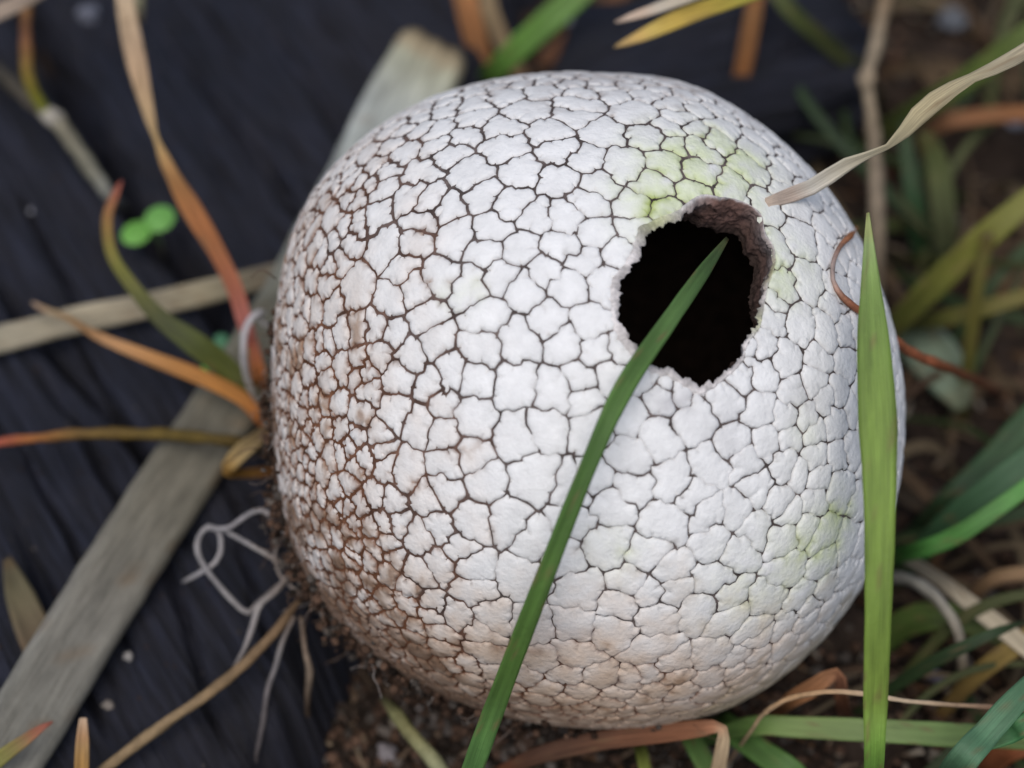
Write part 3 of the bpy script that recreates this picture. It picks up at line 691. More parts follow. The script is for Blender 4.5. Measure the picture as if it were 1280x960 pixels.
blade('orange_grass_shoot', 'orange dying blade with a shrivelled grey tip, resting over the pale straw', 'grass blade', [
    (P(40, 378, 1.25), 4, (160, 146, 128)), (P(58, 388, 1.25), 9, (150, 134, 108)), (P(82, 396, 1.3), 8, (140, 112, 78)), (P(108, 412, 1.4), 10, (150, 112, 74)), (P(135, 426, 1.5), 14, (180, 136, 94)), (P(190, 448, 1.5), 19, (172, 124, 76)),
    (P(250, 471, 1.4), 22, (170, 116, 60)), (P(300, 496, 1.2), 20, (168, 112, 56)), (P(326, 522, 1.0), 18, (168, 104, 56)), (W(345, 548, -0.05), 12, (130, 84, 56))], m=M_DRY, fold=0.12, base=-1, thick=0.02)
stem('brown_grass_stem', 'rounded olive-brown grass stem lying level, reddish at its far end', 'grass stem', [
    (W(-90, 572, 0.2), 12, (170, 86, 66)), (P(0, 553, 1.2), 14, (166, 88, 66)), (P(35, 549, 1.25), 15, (150, 92, 50)), (P(90, 543, 1.3), 17, (112, 84, 44)), (P(160, 542, 1.3), 18, (100, 80, 36)), (P(230, 545, 1.25), 19, (92, 76, 30)), (P(300, 553, 1.1), 18, (84, 68, 34)), (W(350, 570, 0), 15, (80, 64, 36))], base=-1)
blade('pale_straw', 'pale flat straw lying across the dark timber towards the ball', 'straw', [
    (P(-120, 448, 0.86), 36, (150, 142, 122)), (P(0, 424, 0.9), 37, (158, 150, 130)), (P(90, 401, 0.92), 36, (160, 150, 128)), (P(180, 383, 0.92), 35, (156, 146, 124)), (P(270, 362, 0.9), 34, (146, 136, 112)), (P(335, 345, 0.88), 30, (120, 110, 94)), (P(372, 334, 0.85), 24, (110, 100, 86))], m=M_DRY, fold=0.05, thick=0.05)
blade('strap_leaf', 'broad grey-beige dead strap leaf pinned beneath the white ball', 'leaf', [
    (P(-70, 1075, 1.0), 112, (122, 120, 112)), (P(20, 925, 1.0), 104, (126, 124, 115)), (P(110, 775, 0.98), 100, (122, 119, 110)), (P(200, 633, 0.95), 98, (114, 110, 98)), (P(265, 535, 0.9), 92, (110, 106, 94)),
    (P(350, 405, WZ + 0.22), 92, (120, 118, 104)), (P(430, 265, WZ + 0.12), 92, (138, 142, 136)), (P(492, 152, WZ + 0.2), 104, (168, 172, 166)), (P(526, 92, WZ + 0.28), 104, (172, 172, 152)), (P(541, 62, WZ + 0.3), 96, (158, 154, 128)), (P(546, 52, WZ + 0.3), 80, (120, 112, 90))], m=M_DRY, fold=0.04, thick=0.045, n=80)
stem('brown_root', 'smooth tan root running from beneath the ball across the bottom corner', 'root', [
    (G(60, 1030), 22, (134, 112, 84)), (P(130, 962, 0.75), 17, (140, 118, 88)), (P(205, 905, 0.9), 17, (142, 120, 90)), (P(280, 852, 1.0), 16, (138, 114, 84)), (P(335, 800, 1.1), 15, (126, 102, 76)), (P(368, 758, 1.1), 12, (110, 88, 66)), (P(398, 725, 1.0), 10, (96, 74, 56))], base=-1)
blade('curled_sheath', 'short curled straw-coloured sheath bent against the base of the ball', 'leaf sheath', [
    (P(342, 528, 1.2), 10, (136, 116, 88)), (P(322, 548, 1.35), 19, (150, 128, 92)), (P(298, 568, 1.4), 23, (156, 134, 92)), (P(284, 588, 1.25), 16, (160, 122, 62)), (P(302, 592, 0.95), 12, (134, 96, 42)), (P(335, 590, 0.8), 15, (110, 78, 40)), (P(352, 592, 0.7), 10, (90, 66, 40))], m=M_DRY, fold=0.25, thick=0.015, base=-1)
# node stem in the upper left corner
root = empty('jointed_stem', W(158, 262, -0.02)); tag(root, 'jointed grass stem, orange above and grey below its swollen knot, on the timber', 'grass stem')
jo = W(158, 262, -0.02)
stem('upper_stem', None, None, [(P(36, -70, 2.4), 18, (144, 108, 62)), (P(34, 0, 2.2), 18, (146, 108, 66)), (P(33, 50, 2.0), 17, (136, 92, 62)), (P(36, 95, 1.8), 18, (130, 110, 46)), (P(52, 132, 1.5), 18, (120, 124, 44)), (P(64, 146, 1.4), 18, (130, 124, 84))], parent=root, origin=jo)
stem('knot', None, None, [(P(50, 134, 1.45), 14, (150, 140, 122)), (P(60, 143, 1.4), 27, (166, 160, 148)), (P(70, 150, 1.35), 29, (160, 154, 142)), (P(80, 160, 1.3), 18, (130, 124, 110))], parent=root, origin=jo, n=14)
stem('lower_stem', None, None, [(P(72, 152, 1.35), 22, (130, 124, 106)), (P(95, 185, 1.15), 24, (118, 114, 98)), (P(120, 220, 0.95), 22, (122, 120, 106)), (P(136, 243, 0.8), 19, (138, 138, 130)), (W(158, 262, -0.03), 14, (100, 98, 92))], parent=root, origin=jo)
stem('leaf_sheath', None, None, [(P(62, 146, 1.38), 16, (110, 100, 82)), (P(40, 130, 1.2), 18, (92, 84, 70)), (P(10, 100, 0.95), 22, (78, 72, 62)), (P(-30, 70, 0.7), 20, (70, 64, 56))], parent=root, origin=jo)
blade('straw_scrap', 'pinkish-tan straw crossing over the orange jointed stem', 'straw', [
    (W(-140, 60, 0.3), 22, (150, 130, 118)), (P(-60, 38, 2.5), 25, (164, 146, 132)), (P(0, 14, 2.6), 24, (168, 150, 134)), (P(45, -8, 2.6), 19, (160, 142, 124)), (P(110, -50, 2.3), 14, (150, 132, 112)), (W(190, -100, 0), 8, (140, 122, 100))], m=M_DRY)
blade('pale_grass_shoot', 'pale green-grey blade tucked behind the long tan twisted blade', 'grass blade', [
    (W(175, -90, 0.5), 12, (120, 122, 96)), (P(172, -20, 2.1), 15, (140, 138, 108)), (P(174, 8, 2.0), 13, (150, 146, 118)), (P(176, 30, 1.7), 5, (150, 146, 126))], m=M_DRY, base=0)

# seedlings
def seedling(label, leaves, foot, col):
    base = np.asarray(foot, float); r_ = empty('seedling', base); tag(r_, label, 'seedling')
    top = np.mean([l[0] for l in leaves], axis=0) - np.array([0, 0, 0.06])
    stem('stem', None, None, [(base, 7, (120, 120, 110)), ((base + top) / 2 + np.array([0.05, 0, 0]), 7, (130, 140, 110)), (top, 7, col)], parent=r_, origin=base)
    for c, rx, ang, cl in leaves:
        c = np.asarray(c); n = 22; vs, cs, fs = [], [], []; cl = lin(cl); a1 = np.array([math.cos(ang), math.sin(ang), 0.1]); a2 = np.array([-math.sin(ang), math.cos(ang), 0.15])
        rr = rx * depth(c) / FPX
        for side in (1, -1):
            for k in range(5):
                for j in range(n):
                    t = 2 * math.pi * j / n; f = k / 4
                    vs.append(c + (a1 * math.cos(t) * 1.15 + a2 * math.sin(t)) * rr * f + np.array([0, 0, 1]) * (side * 0.03 * (1 - f ** 3) - 0.12 * rr * f * f)); cs.append(cl * (0.85 + 0.2 * f))
        for s_ in (0, 1):
            o_ = s_ * 5 * n
            for k in range(4):
                for j in range(n):
                    f4 = (o_ + k * n + j, o_ + k * n + (j + 1) % n, o_ + (k + 1) * n + (j + 1) % n, o_ + (k + 1) * n + j); fs.append(f4 if s_ else f4[::-1])
        mk('seed_leaf', vs, fs, M_GREEN, parent=r_, origin=base, cols=np.array(cs), uv=[(v[0], v[1]) for v in vs])
seedling('tiny bright green two-leaved seedling sprouting from a dark split in the timber', [(P(170, 290, 1.0), 17, 0.6, (104, 160, 70)), (P(199, 272, 1.0), 18, 0.9, (110, 166, 82))], W(205, 320, -0.1), (120, 190, 90))
seedling('green seedling half hidden beneath the olive blade, next to the white curl', [(P(292, 440, 0.95), 15, 0.3, (110, 180, 110)), (P(264, 468, 0.95), 17, 1.2, (120, 190, 84)), (P(278, 425, 0.9), 10, 2.0, (80, 130, 96))], W(290, 470, -0.1), (110, 160, 90))

# white roots and fungal threads at the lower left
wr = (152, 148, 148)
stem('white_curl', 'thick white root curled into a hook against the flank of the ball', 'root', [
    (P(342, 408, 1.75), 7, (160, 150, 148)), (P(330, 405, 1.85), 8, wr), (P(324, 396, 1.9), 8, wr), (P(331, 389, 1.95), 9, (184, 180, 180)), (P(318, 394, 2.0), 11, (184, 180, 182)), (P(307, 412, 1.95), 12, (182, 178, 180)), (P(304, 440, 1.8), 12, (176, 172, 174)), (P(308, 470, 1.55), 12, (164, 158, 154)), (P(318, 494, 1.3), 12, (142, 134, 124)), (P(335, 518, 1.0), 12, (112, 100, 88)), (P(360, 545, 0.85), 10, (100, 84, 70))], base=-1)
stem('looped_root', 'fine white root tied in a loop, left of the soil crust on the ball', 'root', [
    (P(229, 727, 0.95), 8, (136, 132, 132)), (P(244, 720, 1.05), 9, (150, 146, 146)), (P(256, 712, 1.15), 9, (160, 156, 158)), (P(268, 704, 1.2), 9, wr), (P(276, 688, 1.25), 9, wr), (P(274, 666, 1.3), 9, (160, 156, 158)), (P(262, 658, 1.35), 10, wr), (P(250, 668, 1.35), 10, wr), (P(246, 686, 1.3), 10, wr), (P(254, 706, 1.25), 10, wr),
    (P(272, 730, 1.2), 10, (144, 140, 140)), (P(292, 752, 1.15), 11, (138, 134, 132)), (P(310, 766, 1.1), 11, (150, 144, 142)), (P(325, 752, 1.05), 10, (136, 128, 124)), (P(345, 735, 1.0), 9, (120, 108, 100)), (P(375, 715, 0.95), 8, (100, 84, 72))], base=-1)
stem('forked_root', 'whitish root arching from the loop up to the side of the ball', 'root', [
    (P(262, 660, 1.35), 8, wr), (P(285, 660, 1.4), 9, (160, 156, 158)), (P(303, 648, 1.45), 9, (144, 140, 142)), (P(322, 638, 1.5), 9, (146, 142, 142)), (P(336, 642, 1.5), 9, (160, 152, 150)), (P(348, 662, 1.4), 9, (140, 130, 124)), (P(368, 690, 1.2), 8, (110, 96, 86))], base=-1)
stem('white_root', 'straight whitish rootlet bridging from the loop to the brown crust', 'root', [
    (P(278, 662, 1.3), 7, (150, 146, 146)), (P(302, 675, 1.35), 9, (150, 146, 146)), (P(325, 688, 1.35), 9, (152, 146, 142)), (P(345, 700, 1.3), 9, (132, 120, 112)), (P(375, 712, 1.15), 8, (110, 96, 86))], base=-1)
stem('white_root', 'pale rootlet dropping from the brown crust to the tan root', 'root', [
    (P(372, 705, 1.25), 9, (130, 116, 106)), (P(345, 738, 1.25), 11, (140, 130, 124)), (P(326, 755, 1.2), 12, (146, 140, 136)), (P(316, 782, 1.1), 11, (142, 136, 134)), (P(306, 810, 1.0), 9, (130, 124, 122)), (P(291, 838, 0.85), 8, (104, 98, 96)), (W(284, 856, -0.05), 6, (80, 74, 72))])
stem('grey_root', 'grey jointed rootlet hanging below the tan root into the shade', 'root', [
    (P(368, 770, 1.1), 9, (120, 106, 96)), (P(352, 805, 1.0), 11, (116, 110, 108)), (P(344, 834, 0.9), 11, (120, 116, 116)), (P(335, 860, 0.8), 11, (104, 98, 98)), (P(328, 905, 0.6), 10, (90, 84, 84)), (P(320, 950, 0.35), 9, (80, 74, 74)), (G(314, 1000), 8, (70, 64, 62))])
stem('thin_rootlet', 'thin tan rootlet under the soil crust, beside the grey jointed rootlet', 'root', [
    (P(376, 770, 1.1), 7, (96, 82, 70)), (P(381, 812, 0.9), 8, (118, 102, 88)), (P(387, 842, 0.75), 11, (112, 98, 84)), (P(384, 880, 0.45), 8, (80, 66, 54)), (G(388, 925), 6, (66, 54, 44))])
for k, (lab, pts) in enumerate((
    ('short white thread sticking out from the soil crust near the forked root', [(350, 640, 1.5), (338, 628, 1.6), (330, 618, 1.65)]),
    ('hair-like thread wrapped on the left flank of the ball', [(352, 655, 1.6), (345, 628, 1.75), (350, 600, 1.8), (347, 575, 1.8)]),
    ('dusty thread hugging the brown crust below the forked root', [(350, 672, 1.4), (343, 698, 1.35), (352, 722, 1.2), (375, 742, 1.1)]))):
    stem('fungal_thread', lab, 'thread', [(P(*p), 6, (150, 138, 130)) for p in pts], group=None)

# bottom edge
blade('red_tipped_grass_shoot', 'grass tip, green turning red, lying over the broad strap leaf', 'grass blade', [
    (W(-80, 1015, 0.3), 22, (120, 120, 40)), (P(0, 948, 1.2), 21, (126, 122, 44)), (P(30, 926, 1.3), 17, (140, 108, 58)), (P(50, 911, 1.35), 10, (158, 90, 66)), (P(66, 902, 1.35), 3, (160, 96, 80))])
blade('straw_stub', 'short upright straw stub, tan, beside the end of the tan root', 'straw', [
    (W(100, 1040, -0.1), 18, (150, 112, 60)), (P(102, 962, 1.0), 19, (164, 126, 72)), (P(103, 925, 1.2), 17, (172, 140, 100)), (P(104, 897, 1.35), 10, (196, 180, 156))], m=M_DRY, fold=0.3)
stem('mossy_twig', 'olive-grey twig leaning out of the dirt below the ball', 'twig', [
    (P(478, 872, 0.35), 10, (70, 64, 44)), (P(496, 893, 0.6), 20, (126, 124, 84)), (P(516, 920, 0.7), 21, (132, 128, 88)), (P(545, 955, 0.75), 23, (138, 138, 104)), (P(590, 1010, 0.6), 24, (130, 134, 110)), (G(640, 1070), 22, (110, 110, 90))], base=0)
blade('orange_leaf', 'orange-brown dead blade folded over beneath the ball', 'leaf', [
    (P(620, 965, 0.3), 12, (96, 60, 40)), (P(680, 942, 0.7), 24, (84, 58, 44)), (P(750, 926, 1.0), 26, (100, 68, 50)), (P(830, 916, 1.2), 26, (122, 80, 56)), (P(880, 910, 1.3), 22, (136, 92, 66)), (P(899, 908, 1.32), 15, (178, 130, 100), 20), (P(905, 918, 1.28), 17, (180, 156, 126), 20), (P(901, 945, 1.1), 20, (172, 150, 120)), (P(893, 985, 0.7), 19, (150, 128, 100)), (G(888, 1040), 15, (120, 100, 80))], m=M_DRY, fold=0.15, base=-1)
stem('thin_dry_stem', 'thin arched tan stem crossing in front of the broad upright green blade', 'grass stem', [
    (G(905, 960), 5, (150, 120, 90)), (P(938, 915, 0.9), 5, (190, 160, 128)), (P(955, 892, 1.3), 7, (200, 168, 132)), (P(985, 874, 1.65), 8, (196, 160, 122)), (P(1030, 865, 1.9), 8, (190, 156, 120)), (P(1075, 867, 2.0), 7, (196, 168, 136)), (P(1130, 876, 1.95), 7, (196, 174, 146)), (P(1190, 881, 1.8), 7, (180, 152, 124)), (P(1256, 886, 1.55), 8, (168, 132, 104)), (P(1330, 902, 1.0), 8, (150, 120, 92)), (G(1400, 930), 7, (130, 100, 80))], base=0)
blade('level_grass_shoot', 'pale green blade lying level behind the broad upright green blade', 'grass blade', [
    (G(860, 930), 16, (80, 112, 46)), (P(935, 908, 0.75), 25, (96, 128, 56)), (P(1000, 909, 1.0), 29, (122, 146, 76)), (P(1090, 913, 1.15), 31, (124, 148, 80)), (P(1180, 918, 1.15), 32, (112, 140, 70)), (P(1260, 922, 1.0), 30, (96, 124, 60)), (P(1340, 930, 0.7), 26, (80, 110, 50)), (G(1440, 950), 20, (70, 100, 44))], fold=0.12)
blade('dewy_grass_shoot', 'blue-green blade speckled with dew in the bottom corner', 'grass blade', [
    (G(1140, 1050), 34, (62, 116, 72)), (P(1195, 962, 2.3), 40, (76, 118, 82)), (P(1232, 918, 2.5), 36, (78, 122, 86)), (P(1262, 884, 2.6), 34, (74, 116, 80)), (P(1300, 845, 2.6), 28, (68, 108, 74)), (P(1370, 780, 2.4), 18, (60, 110, 60))], fold=0.12)
blade('dewy_grass_shoot', 'second blue-green blade forking off the dewy one', 'grass blade', [
    (P(1222, 935, 2.3), 14, (62, 116, 72)), (P(1262, 918, 2.35), 26, (60, 116, 66)), (P(1300, 898, 2.3), 28, (64, 118, 66)), (G(1400, 880), 20, (60, 106, 60))], base=-1)
for px, py, qx, qy, wd, col, lab in ((860, 915, 900, 990, 26, (92, 128, 60), 'short pale green blade under the fold of the orange dead blade'), (905, 905, 1000, 975, 32, (74, 112, 44), 'dark green blade slanting down behind the folded orange blade'),
                            (800, 935, 812, 985, 16, (128, 140, 52), 'yellow-green blade poking up under the orange dead blade')):
    blade('short_grass_shoot', lab, 'grass blade', [(G(px - 10, py - 12), wd * 0.5, col), (P(px, py, 0.35), wd, col), (P((px + qx) / 2, (py + qy) / 2, 0.55), wd * 1.05, col), (P(qx, qy, 0.5), wd, col), (G(qx + 30, qy + 60), wd * 0.7, col)], base=0)
blade('curled_dead_leaf', 'small curled rust-brown dead leaf behind the thin arched stem', 'leaf', [
    (G(960, 905), 14, (110, 72, 46)), (P(985, 878, 0.8), 20, (134, 92, 60)), (P(1015, 860, 1.15), 24, (150, 104, 70)), (P(1040, 842, 1.3), 20, (156, 110, 78), 20), (P(1052, 850, 1.15), 18, (158, 108, 82), 40), (P(1055, 875, 0.7), 22, (120, 78, 54), 30), (G(1058, 905), 14, (96, 62, 44))], m=M_DRY, fold=0.3)

# above the ball and to the upper right
blade('ivory_grass_shoot', 'ivory dry blade tip, upper of the pale pair pointing at the ball', 'grass blade', [
    (P(769, 28, 4.2), 3, (206, 196, 180)), (P(795, 19, 4.3), 11, (206, 196, 180)), (P(830, 7, 4.4), 15, (196, 184, 166)), (P(875, -10, 4.5), 16, (188, 176, 150)), (P(960, -45, 4.3), 16, (170, 160, 120)), (P(1080, -100, 3.2), 16, (150, 140, 96)), (G(1220, -170), 14, (130, 120, 80))], m=M_DRY, base=-1)
blade('yellow_grass_shoot', 'straw-yellow blade tip, lower of the pale pair pointing at the ball', 'grass blade', [
    (P(768, 59, 4.0), 3, (200, 182, 130)), (P(792, 49, 4.1), 13, (206, 186, 120)), (P(825, 34, 4.2), 21, (206, 178, 92)), (P(865, 16, 4.3), 25, (196, 168, 80)), (P(905, 4, 4.3), 21, (176, 158, 70)), (P(960, -12, 4.2), 16, (140, 140, 58)), (P(1060, -40, 3.4), 15, (120, 126, 50)), (G(1200, -80), 14, (100, 110, 44))], m=M_DRY, base=-1)
blade('twisted_grass_shoot', 'long twisted grey-tan dry blade with its tip stuck on the ball by the opening', 'grass blade', [
    (B(958, 254, 0.01), 14, (190, 184, 172)), (B(985, 245, 0.05), 20, (192, 186, 176)), (V(1018, 232, 1.7), 21, (190, 184, 172), 10), (V(1045, 214, 1.75), 21, (186, 178, 160), 10), (V(1072, 198, 1.8), 17, (180, 172, 150), 25), (V(1100, 188, 1.85), 9, (176, 166, 140), 55), (V(1122, 173, 1.9), 17, (170, 160, 130), 30), (V(1150, 142, 1.95), 27, (166, 154, 122), 5), (V(1180, 118, 2.0), 25, (162, 150, 120), -10), (V(1215, 98, 2.0), 17, (160, 150, 122), -35), (V(1250, 82, 2.0), 20, (166, 156, 132), -10), (V(1285, 62, 1.9), 22, (166, 156, 132)), (V(1360, 20, 1.0), 20, (150, 140, 116)), (G(1500, -30), 16, (130, 120, 96))], m=M_DRY, fold=0.1, base=-1, thick=0.015)
stem('brown_tendril', 'thin rusty tendril hooked over the right flank of the ball', 'tendril', [
    (B(1071, 284, 0.06), 4, (176, 124, 84)), (B(1062, 296, 0.07), 10, (170, 112, 74)), (B(1050, 308, 0.06), 7, (150, 110, 90)), (B(1042, 328, 0.05), 7, (160, 140, 132)), (B(1041, 350, 0.05), 7, (170, 150, 142)), (B(1050, 368, 0.06), 9, (160, 116, 94)), (B(1068, 384, 0.08), 11, (160, 100, 72)), (B(1090, 398, 0.08), 10, (150, 94, 66)), (V(1118, 426, 0.5), 14, (164, 100, 68)), (V(1150, 446, -0.2), 15, (156, 92, 62)), (V(1185, 460, -0.9), 15, (130, 78, 50)), (G(1250, 490), 13, (100, 64, 44))], base=-1)
olive, gdk = (86, 92, 34), (54, 84, 34)
SPECS = [  # label, material, rows of (px, py, height, width, colour)
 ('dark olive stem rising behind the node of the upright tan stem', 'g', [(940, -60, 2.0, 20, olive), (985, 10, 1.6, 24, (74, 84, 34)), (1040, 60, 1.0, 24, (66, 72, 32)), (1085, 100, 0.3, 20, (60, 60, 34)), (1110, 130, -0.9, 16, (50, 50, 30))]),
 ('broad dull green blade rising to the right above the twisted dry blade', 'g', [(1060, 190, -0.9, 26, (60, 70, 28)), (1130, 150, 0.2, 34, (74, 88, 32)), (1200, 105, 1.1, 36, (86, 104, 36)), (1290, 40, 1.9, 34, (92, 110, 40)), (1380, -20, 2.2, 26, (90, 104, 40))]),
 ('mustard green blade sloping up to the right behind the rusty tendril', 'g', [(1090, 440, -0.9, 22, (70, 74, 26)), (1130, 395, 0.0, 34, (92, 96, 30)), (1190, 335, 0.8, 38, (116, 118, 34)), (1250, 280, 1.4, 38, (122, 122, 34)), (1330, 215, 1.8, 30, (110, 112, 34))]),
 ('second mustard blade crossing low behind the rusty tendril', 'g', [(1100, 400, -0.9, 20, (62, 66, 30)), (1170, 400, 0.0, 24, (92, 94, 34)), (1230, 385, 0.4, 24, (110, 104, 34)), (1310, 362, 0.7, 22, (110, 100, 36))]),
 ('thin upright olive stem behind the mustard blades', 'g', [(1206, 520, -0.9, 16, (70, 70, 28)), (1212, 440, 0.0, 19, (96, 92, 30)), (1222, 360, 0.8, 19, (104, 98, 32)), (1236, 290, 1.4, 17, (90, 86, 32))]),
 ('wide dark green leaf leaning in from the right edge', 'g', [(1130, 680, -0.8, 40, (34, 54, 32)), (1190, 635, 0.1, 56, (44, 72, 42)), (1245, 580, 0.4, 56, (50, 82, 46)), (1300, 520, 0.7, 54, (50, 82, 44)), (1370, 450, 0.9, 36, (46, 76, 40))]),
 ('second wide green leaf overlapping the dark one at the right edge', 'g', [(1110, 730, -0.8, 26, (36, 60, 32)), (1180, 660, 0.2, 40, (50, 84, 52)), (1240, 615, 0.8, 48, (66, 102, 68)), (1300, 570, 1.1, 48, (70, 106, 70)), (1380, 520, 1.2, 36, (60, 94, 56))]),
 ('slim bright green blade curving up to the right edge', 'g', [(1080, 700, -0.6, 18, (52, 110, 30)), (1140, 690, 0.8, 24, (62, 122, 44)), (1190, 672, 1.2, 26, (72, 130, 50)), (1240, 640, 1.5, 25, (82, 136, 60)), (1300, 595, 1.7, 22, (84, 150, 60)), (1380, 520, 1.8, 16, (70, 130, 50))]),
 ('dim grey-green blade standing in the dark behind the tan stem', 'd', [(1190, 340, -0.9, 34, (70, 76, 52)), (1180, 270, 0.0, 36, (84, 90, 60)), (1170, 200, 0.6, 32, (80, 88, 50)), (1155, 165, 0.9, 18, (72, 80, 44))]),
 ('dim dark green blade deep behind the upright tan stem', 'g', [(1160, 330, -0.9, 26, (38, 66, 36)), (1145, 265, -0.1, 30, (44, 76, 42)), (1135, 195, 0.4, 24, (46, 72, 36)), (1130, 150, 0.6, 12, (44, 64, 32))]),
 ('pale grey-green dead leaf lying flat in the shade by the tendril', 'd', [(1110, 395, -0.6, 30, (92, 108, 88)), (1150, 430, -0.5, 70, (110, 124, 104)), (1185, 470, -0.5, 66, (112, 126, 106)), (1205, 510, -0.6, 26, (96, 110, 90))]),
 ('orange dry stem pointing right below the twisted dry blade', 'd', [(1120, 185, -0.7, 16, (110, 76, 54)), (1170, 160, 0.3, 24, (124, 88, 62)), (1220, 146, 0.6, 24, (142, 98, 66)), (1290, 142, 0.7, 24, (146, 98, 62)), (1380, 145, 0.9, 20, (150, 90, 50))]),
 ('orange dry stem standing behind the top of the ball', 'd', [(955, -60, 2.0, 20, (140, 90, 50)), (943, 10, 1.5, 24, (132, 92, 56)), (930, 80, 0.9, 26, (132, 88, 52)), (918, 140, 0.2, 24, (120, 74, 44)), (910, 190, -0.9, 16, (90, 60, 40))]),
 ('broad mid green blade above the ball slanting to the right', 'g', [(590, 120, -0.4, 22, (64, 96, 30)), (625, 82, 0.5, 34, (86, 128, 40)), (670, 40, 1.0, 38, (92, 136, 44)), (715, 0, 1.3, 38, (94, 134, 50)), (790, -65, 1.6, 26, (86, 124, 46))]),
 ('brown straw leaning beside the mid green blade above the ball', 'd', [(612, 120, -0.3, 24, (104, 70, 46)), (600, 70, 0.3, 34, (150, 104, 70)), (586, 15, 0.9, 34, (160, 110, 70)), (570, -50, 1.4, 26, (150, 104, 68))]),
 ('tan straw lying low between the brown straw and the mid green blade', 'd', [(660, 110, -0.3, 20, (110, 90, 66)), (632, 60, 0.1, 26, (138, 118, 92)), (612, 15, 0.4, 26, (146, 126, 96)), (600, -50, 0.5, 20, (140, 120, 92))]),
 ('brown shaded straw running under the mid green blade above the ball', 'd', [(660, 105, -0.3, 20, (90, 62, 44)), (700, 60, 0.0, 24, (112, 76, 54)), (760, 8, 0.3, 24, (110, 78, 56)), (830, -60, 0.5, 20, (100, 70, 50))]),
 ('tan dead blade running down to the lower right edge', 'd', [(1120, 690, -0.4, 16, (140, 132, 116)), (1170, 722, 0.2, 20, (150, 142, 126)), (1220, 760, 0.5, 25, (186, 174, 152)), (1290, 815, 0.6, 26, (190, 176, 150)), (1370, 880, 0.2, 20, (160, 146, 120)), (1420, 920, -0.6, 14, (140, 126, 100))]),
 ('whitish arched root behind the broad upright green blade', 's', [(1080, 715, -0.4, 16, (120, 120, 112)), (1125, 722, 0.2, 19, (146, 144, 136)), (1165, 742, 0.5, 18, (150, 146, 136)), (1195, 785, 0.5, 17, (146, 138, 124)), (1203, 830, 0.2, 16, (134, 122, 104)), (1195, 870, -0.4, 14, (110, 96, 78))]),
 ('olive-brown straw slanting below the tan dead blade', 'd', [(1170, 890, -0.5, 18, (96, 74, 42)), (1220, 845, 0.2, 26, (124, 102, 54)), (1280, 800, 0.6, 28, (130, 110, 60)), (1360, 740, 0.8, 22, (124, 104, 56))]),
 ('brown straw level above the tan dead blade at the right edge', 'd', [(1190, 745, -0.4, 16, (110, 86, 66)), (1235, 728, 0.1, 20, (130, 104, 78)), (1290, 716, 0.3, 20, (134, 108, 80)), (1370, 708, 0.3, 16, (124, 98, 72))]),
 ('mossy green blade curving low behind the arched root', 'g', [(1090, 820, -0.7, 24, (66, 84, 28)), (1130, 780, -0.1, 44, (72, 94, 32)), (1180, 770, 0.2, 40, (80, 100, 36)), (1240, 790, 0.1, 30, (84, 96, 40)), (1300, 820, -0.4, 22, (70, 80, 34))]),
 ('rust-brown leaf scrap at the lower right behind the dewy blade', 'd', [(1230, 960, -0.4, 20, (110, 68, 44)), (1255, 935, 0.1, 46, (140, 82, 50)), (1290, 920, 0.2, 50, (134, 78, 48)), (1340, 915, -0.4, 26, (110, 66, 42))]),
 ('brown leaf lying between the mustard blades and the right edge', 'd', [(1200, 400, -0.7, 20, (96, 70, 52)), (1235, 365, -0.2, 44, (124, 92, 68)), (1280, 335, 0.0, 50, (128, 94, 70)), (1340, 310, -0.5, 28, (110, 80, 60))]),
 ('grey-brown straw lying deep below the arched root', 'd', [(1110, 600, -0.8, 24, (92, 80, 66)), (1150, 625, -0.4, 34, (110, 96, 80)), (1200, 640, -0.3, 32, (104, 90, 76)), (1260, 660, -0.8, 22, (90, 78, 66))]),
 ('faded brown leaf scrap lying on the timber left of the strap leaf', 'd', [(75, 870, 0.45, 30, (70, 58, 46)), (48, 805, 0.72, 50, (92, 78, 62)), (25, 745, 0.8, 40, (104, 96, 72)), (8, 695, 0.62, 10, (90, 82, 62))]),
]
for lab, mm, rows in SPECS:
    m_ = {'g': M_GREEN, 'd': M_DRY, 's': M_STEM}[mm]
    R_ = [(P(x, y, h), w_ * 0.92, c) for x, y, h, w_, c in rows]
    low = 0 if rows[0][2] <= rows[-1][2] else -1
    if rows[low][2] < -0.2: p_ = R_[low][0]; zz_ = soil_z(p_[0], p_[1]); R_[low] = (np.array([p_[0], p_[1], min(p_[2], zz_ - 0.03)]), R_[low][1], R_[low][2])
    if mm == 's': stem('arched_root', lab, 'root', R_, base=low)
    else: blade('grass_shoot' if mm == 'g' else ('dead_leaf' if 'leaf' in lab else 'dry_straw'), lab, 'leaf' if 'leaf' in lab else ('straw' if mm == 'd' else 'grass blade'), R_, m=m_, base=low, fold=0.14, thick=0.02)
# upright tan stem with a node, at the right
tb = G(1094, 430); root = empty('upright_tan_stem', tb); tag(root, 'upright tan grass stem with a node, rising behind the ball at the right', 'grass stem')
stem('stem', None, None, [(tb, 20, (110, 96, 80)), (P(1096, 300, 0.5), 23, (132, 118, 100)), (P(1095, 220, 1.0), 23, (136, 122, 104)), (P(1090, 150, 1.4), 20, (130, 116, 96)), (P(1084, 98, 1.7), 18, (140, 126, 106)), (P(1096, 50, 1.9), 22, (140, 126, 106)), (P(1106, 0, 2.1), 22, (132, 112, 88)), (P(1120, -80, 2.3), 18, (124, 104, 78))], parent=root, origin=tb)
stem('node', None, None, [(P(1084, 112, 1.62), 18, (140, 126, 106)), (P(1083, 98, 1.7), 27, (150, 134, 112)), (P(1086, 84, 1.76), 18, (140, 126, 106))], parent=root, origin=tb, n=12)

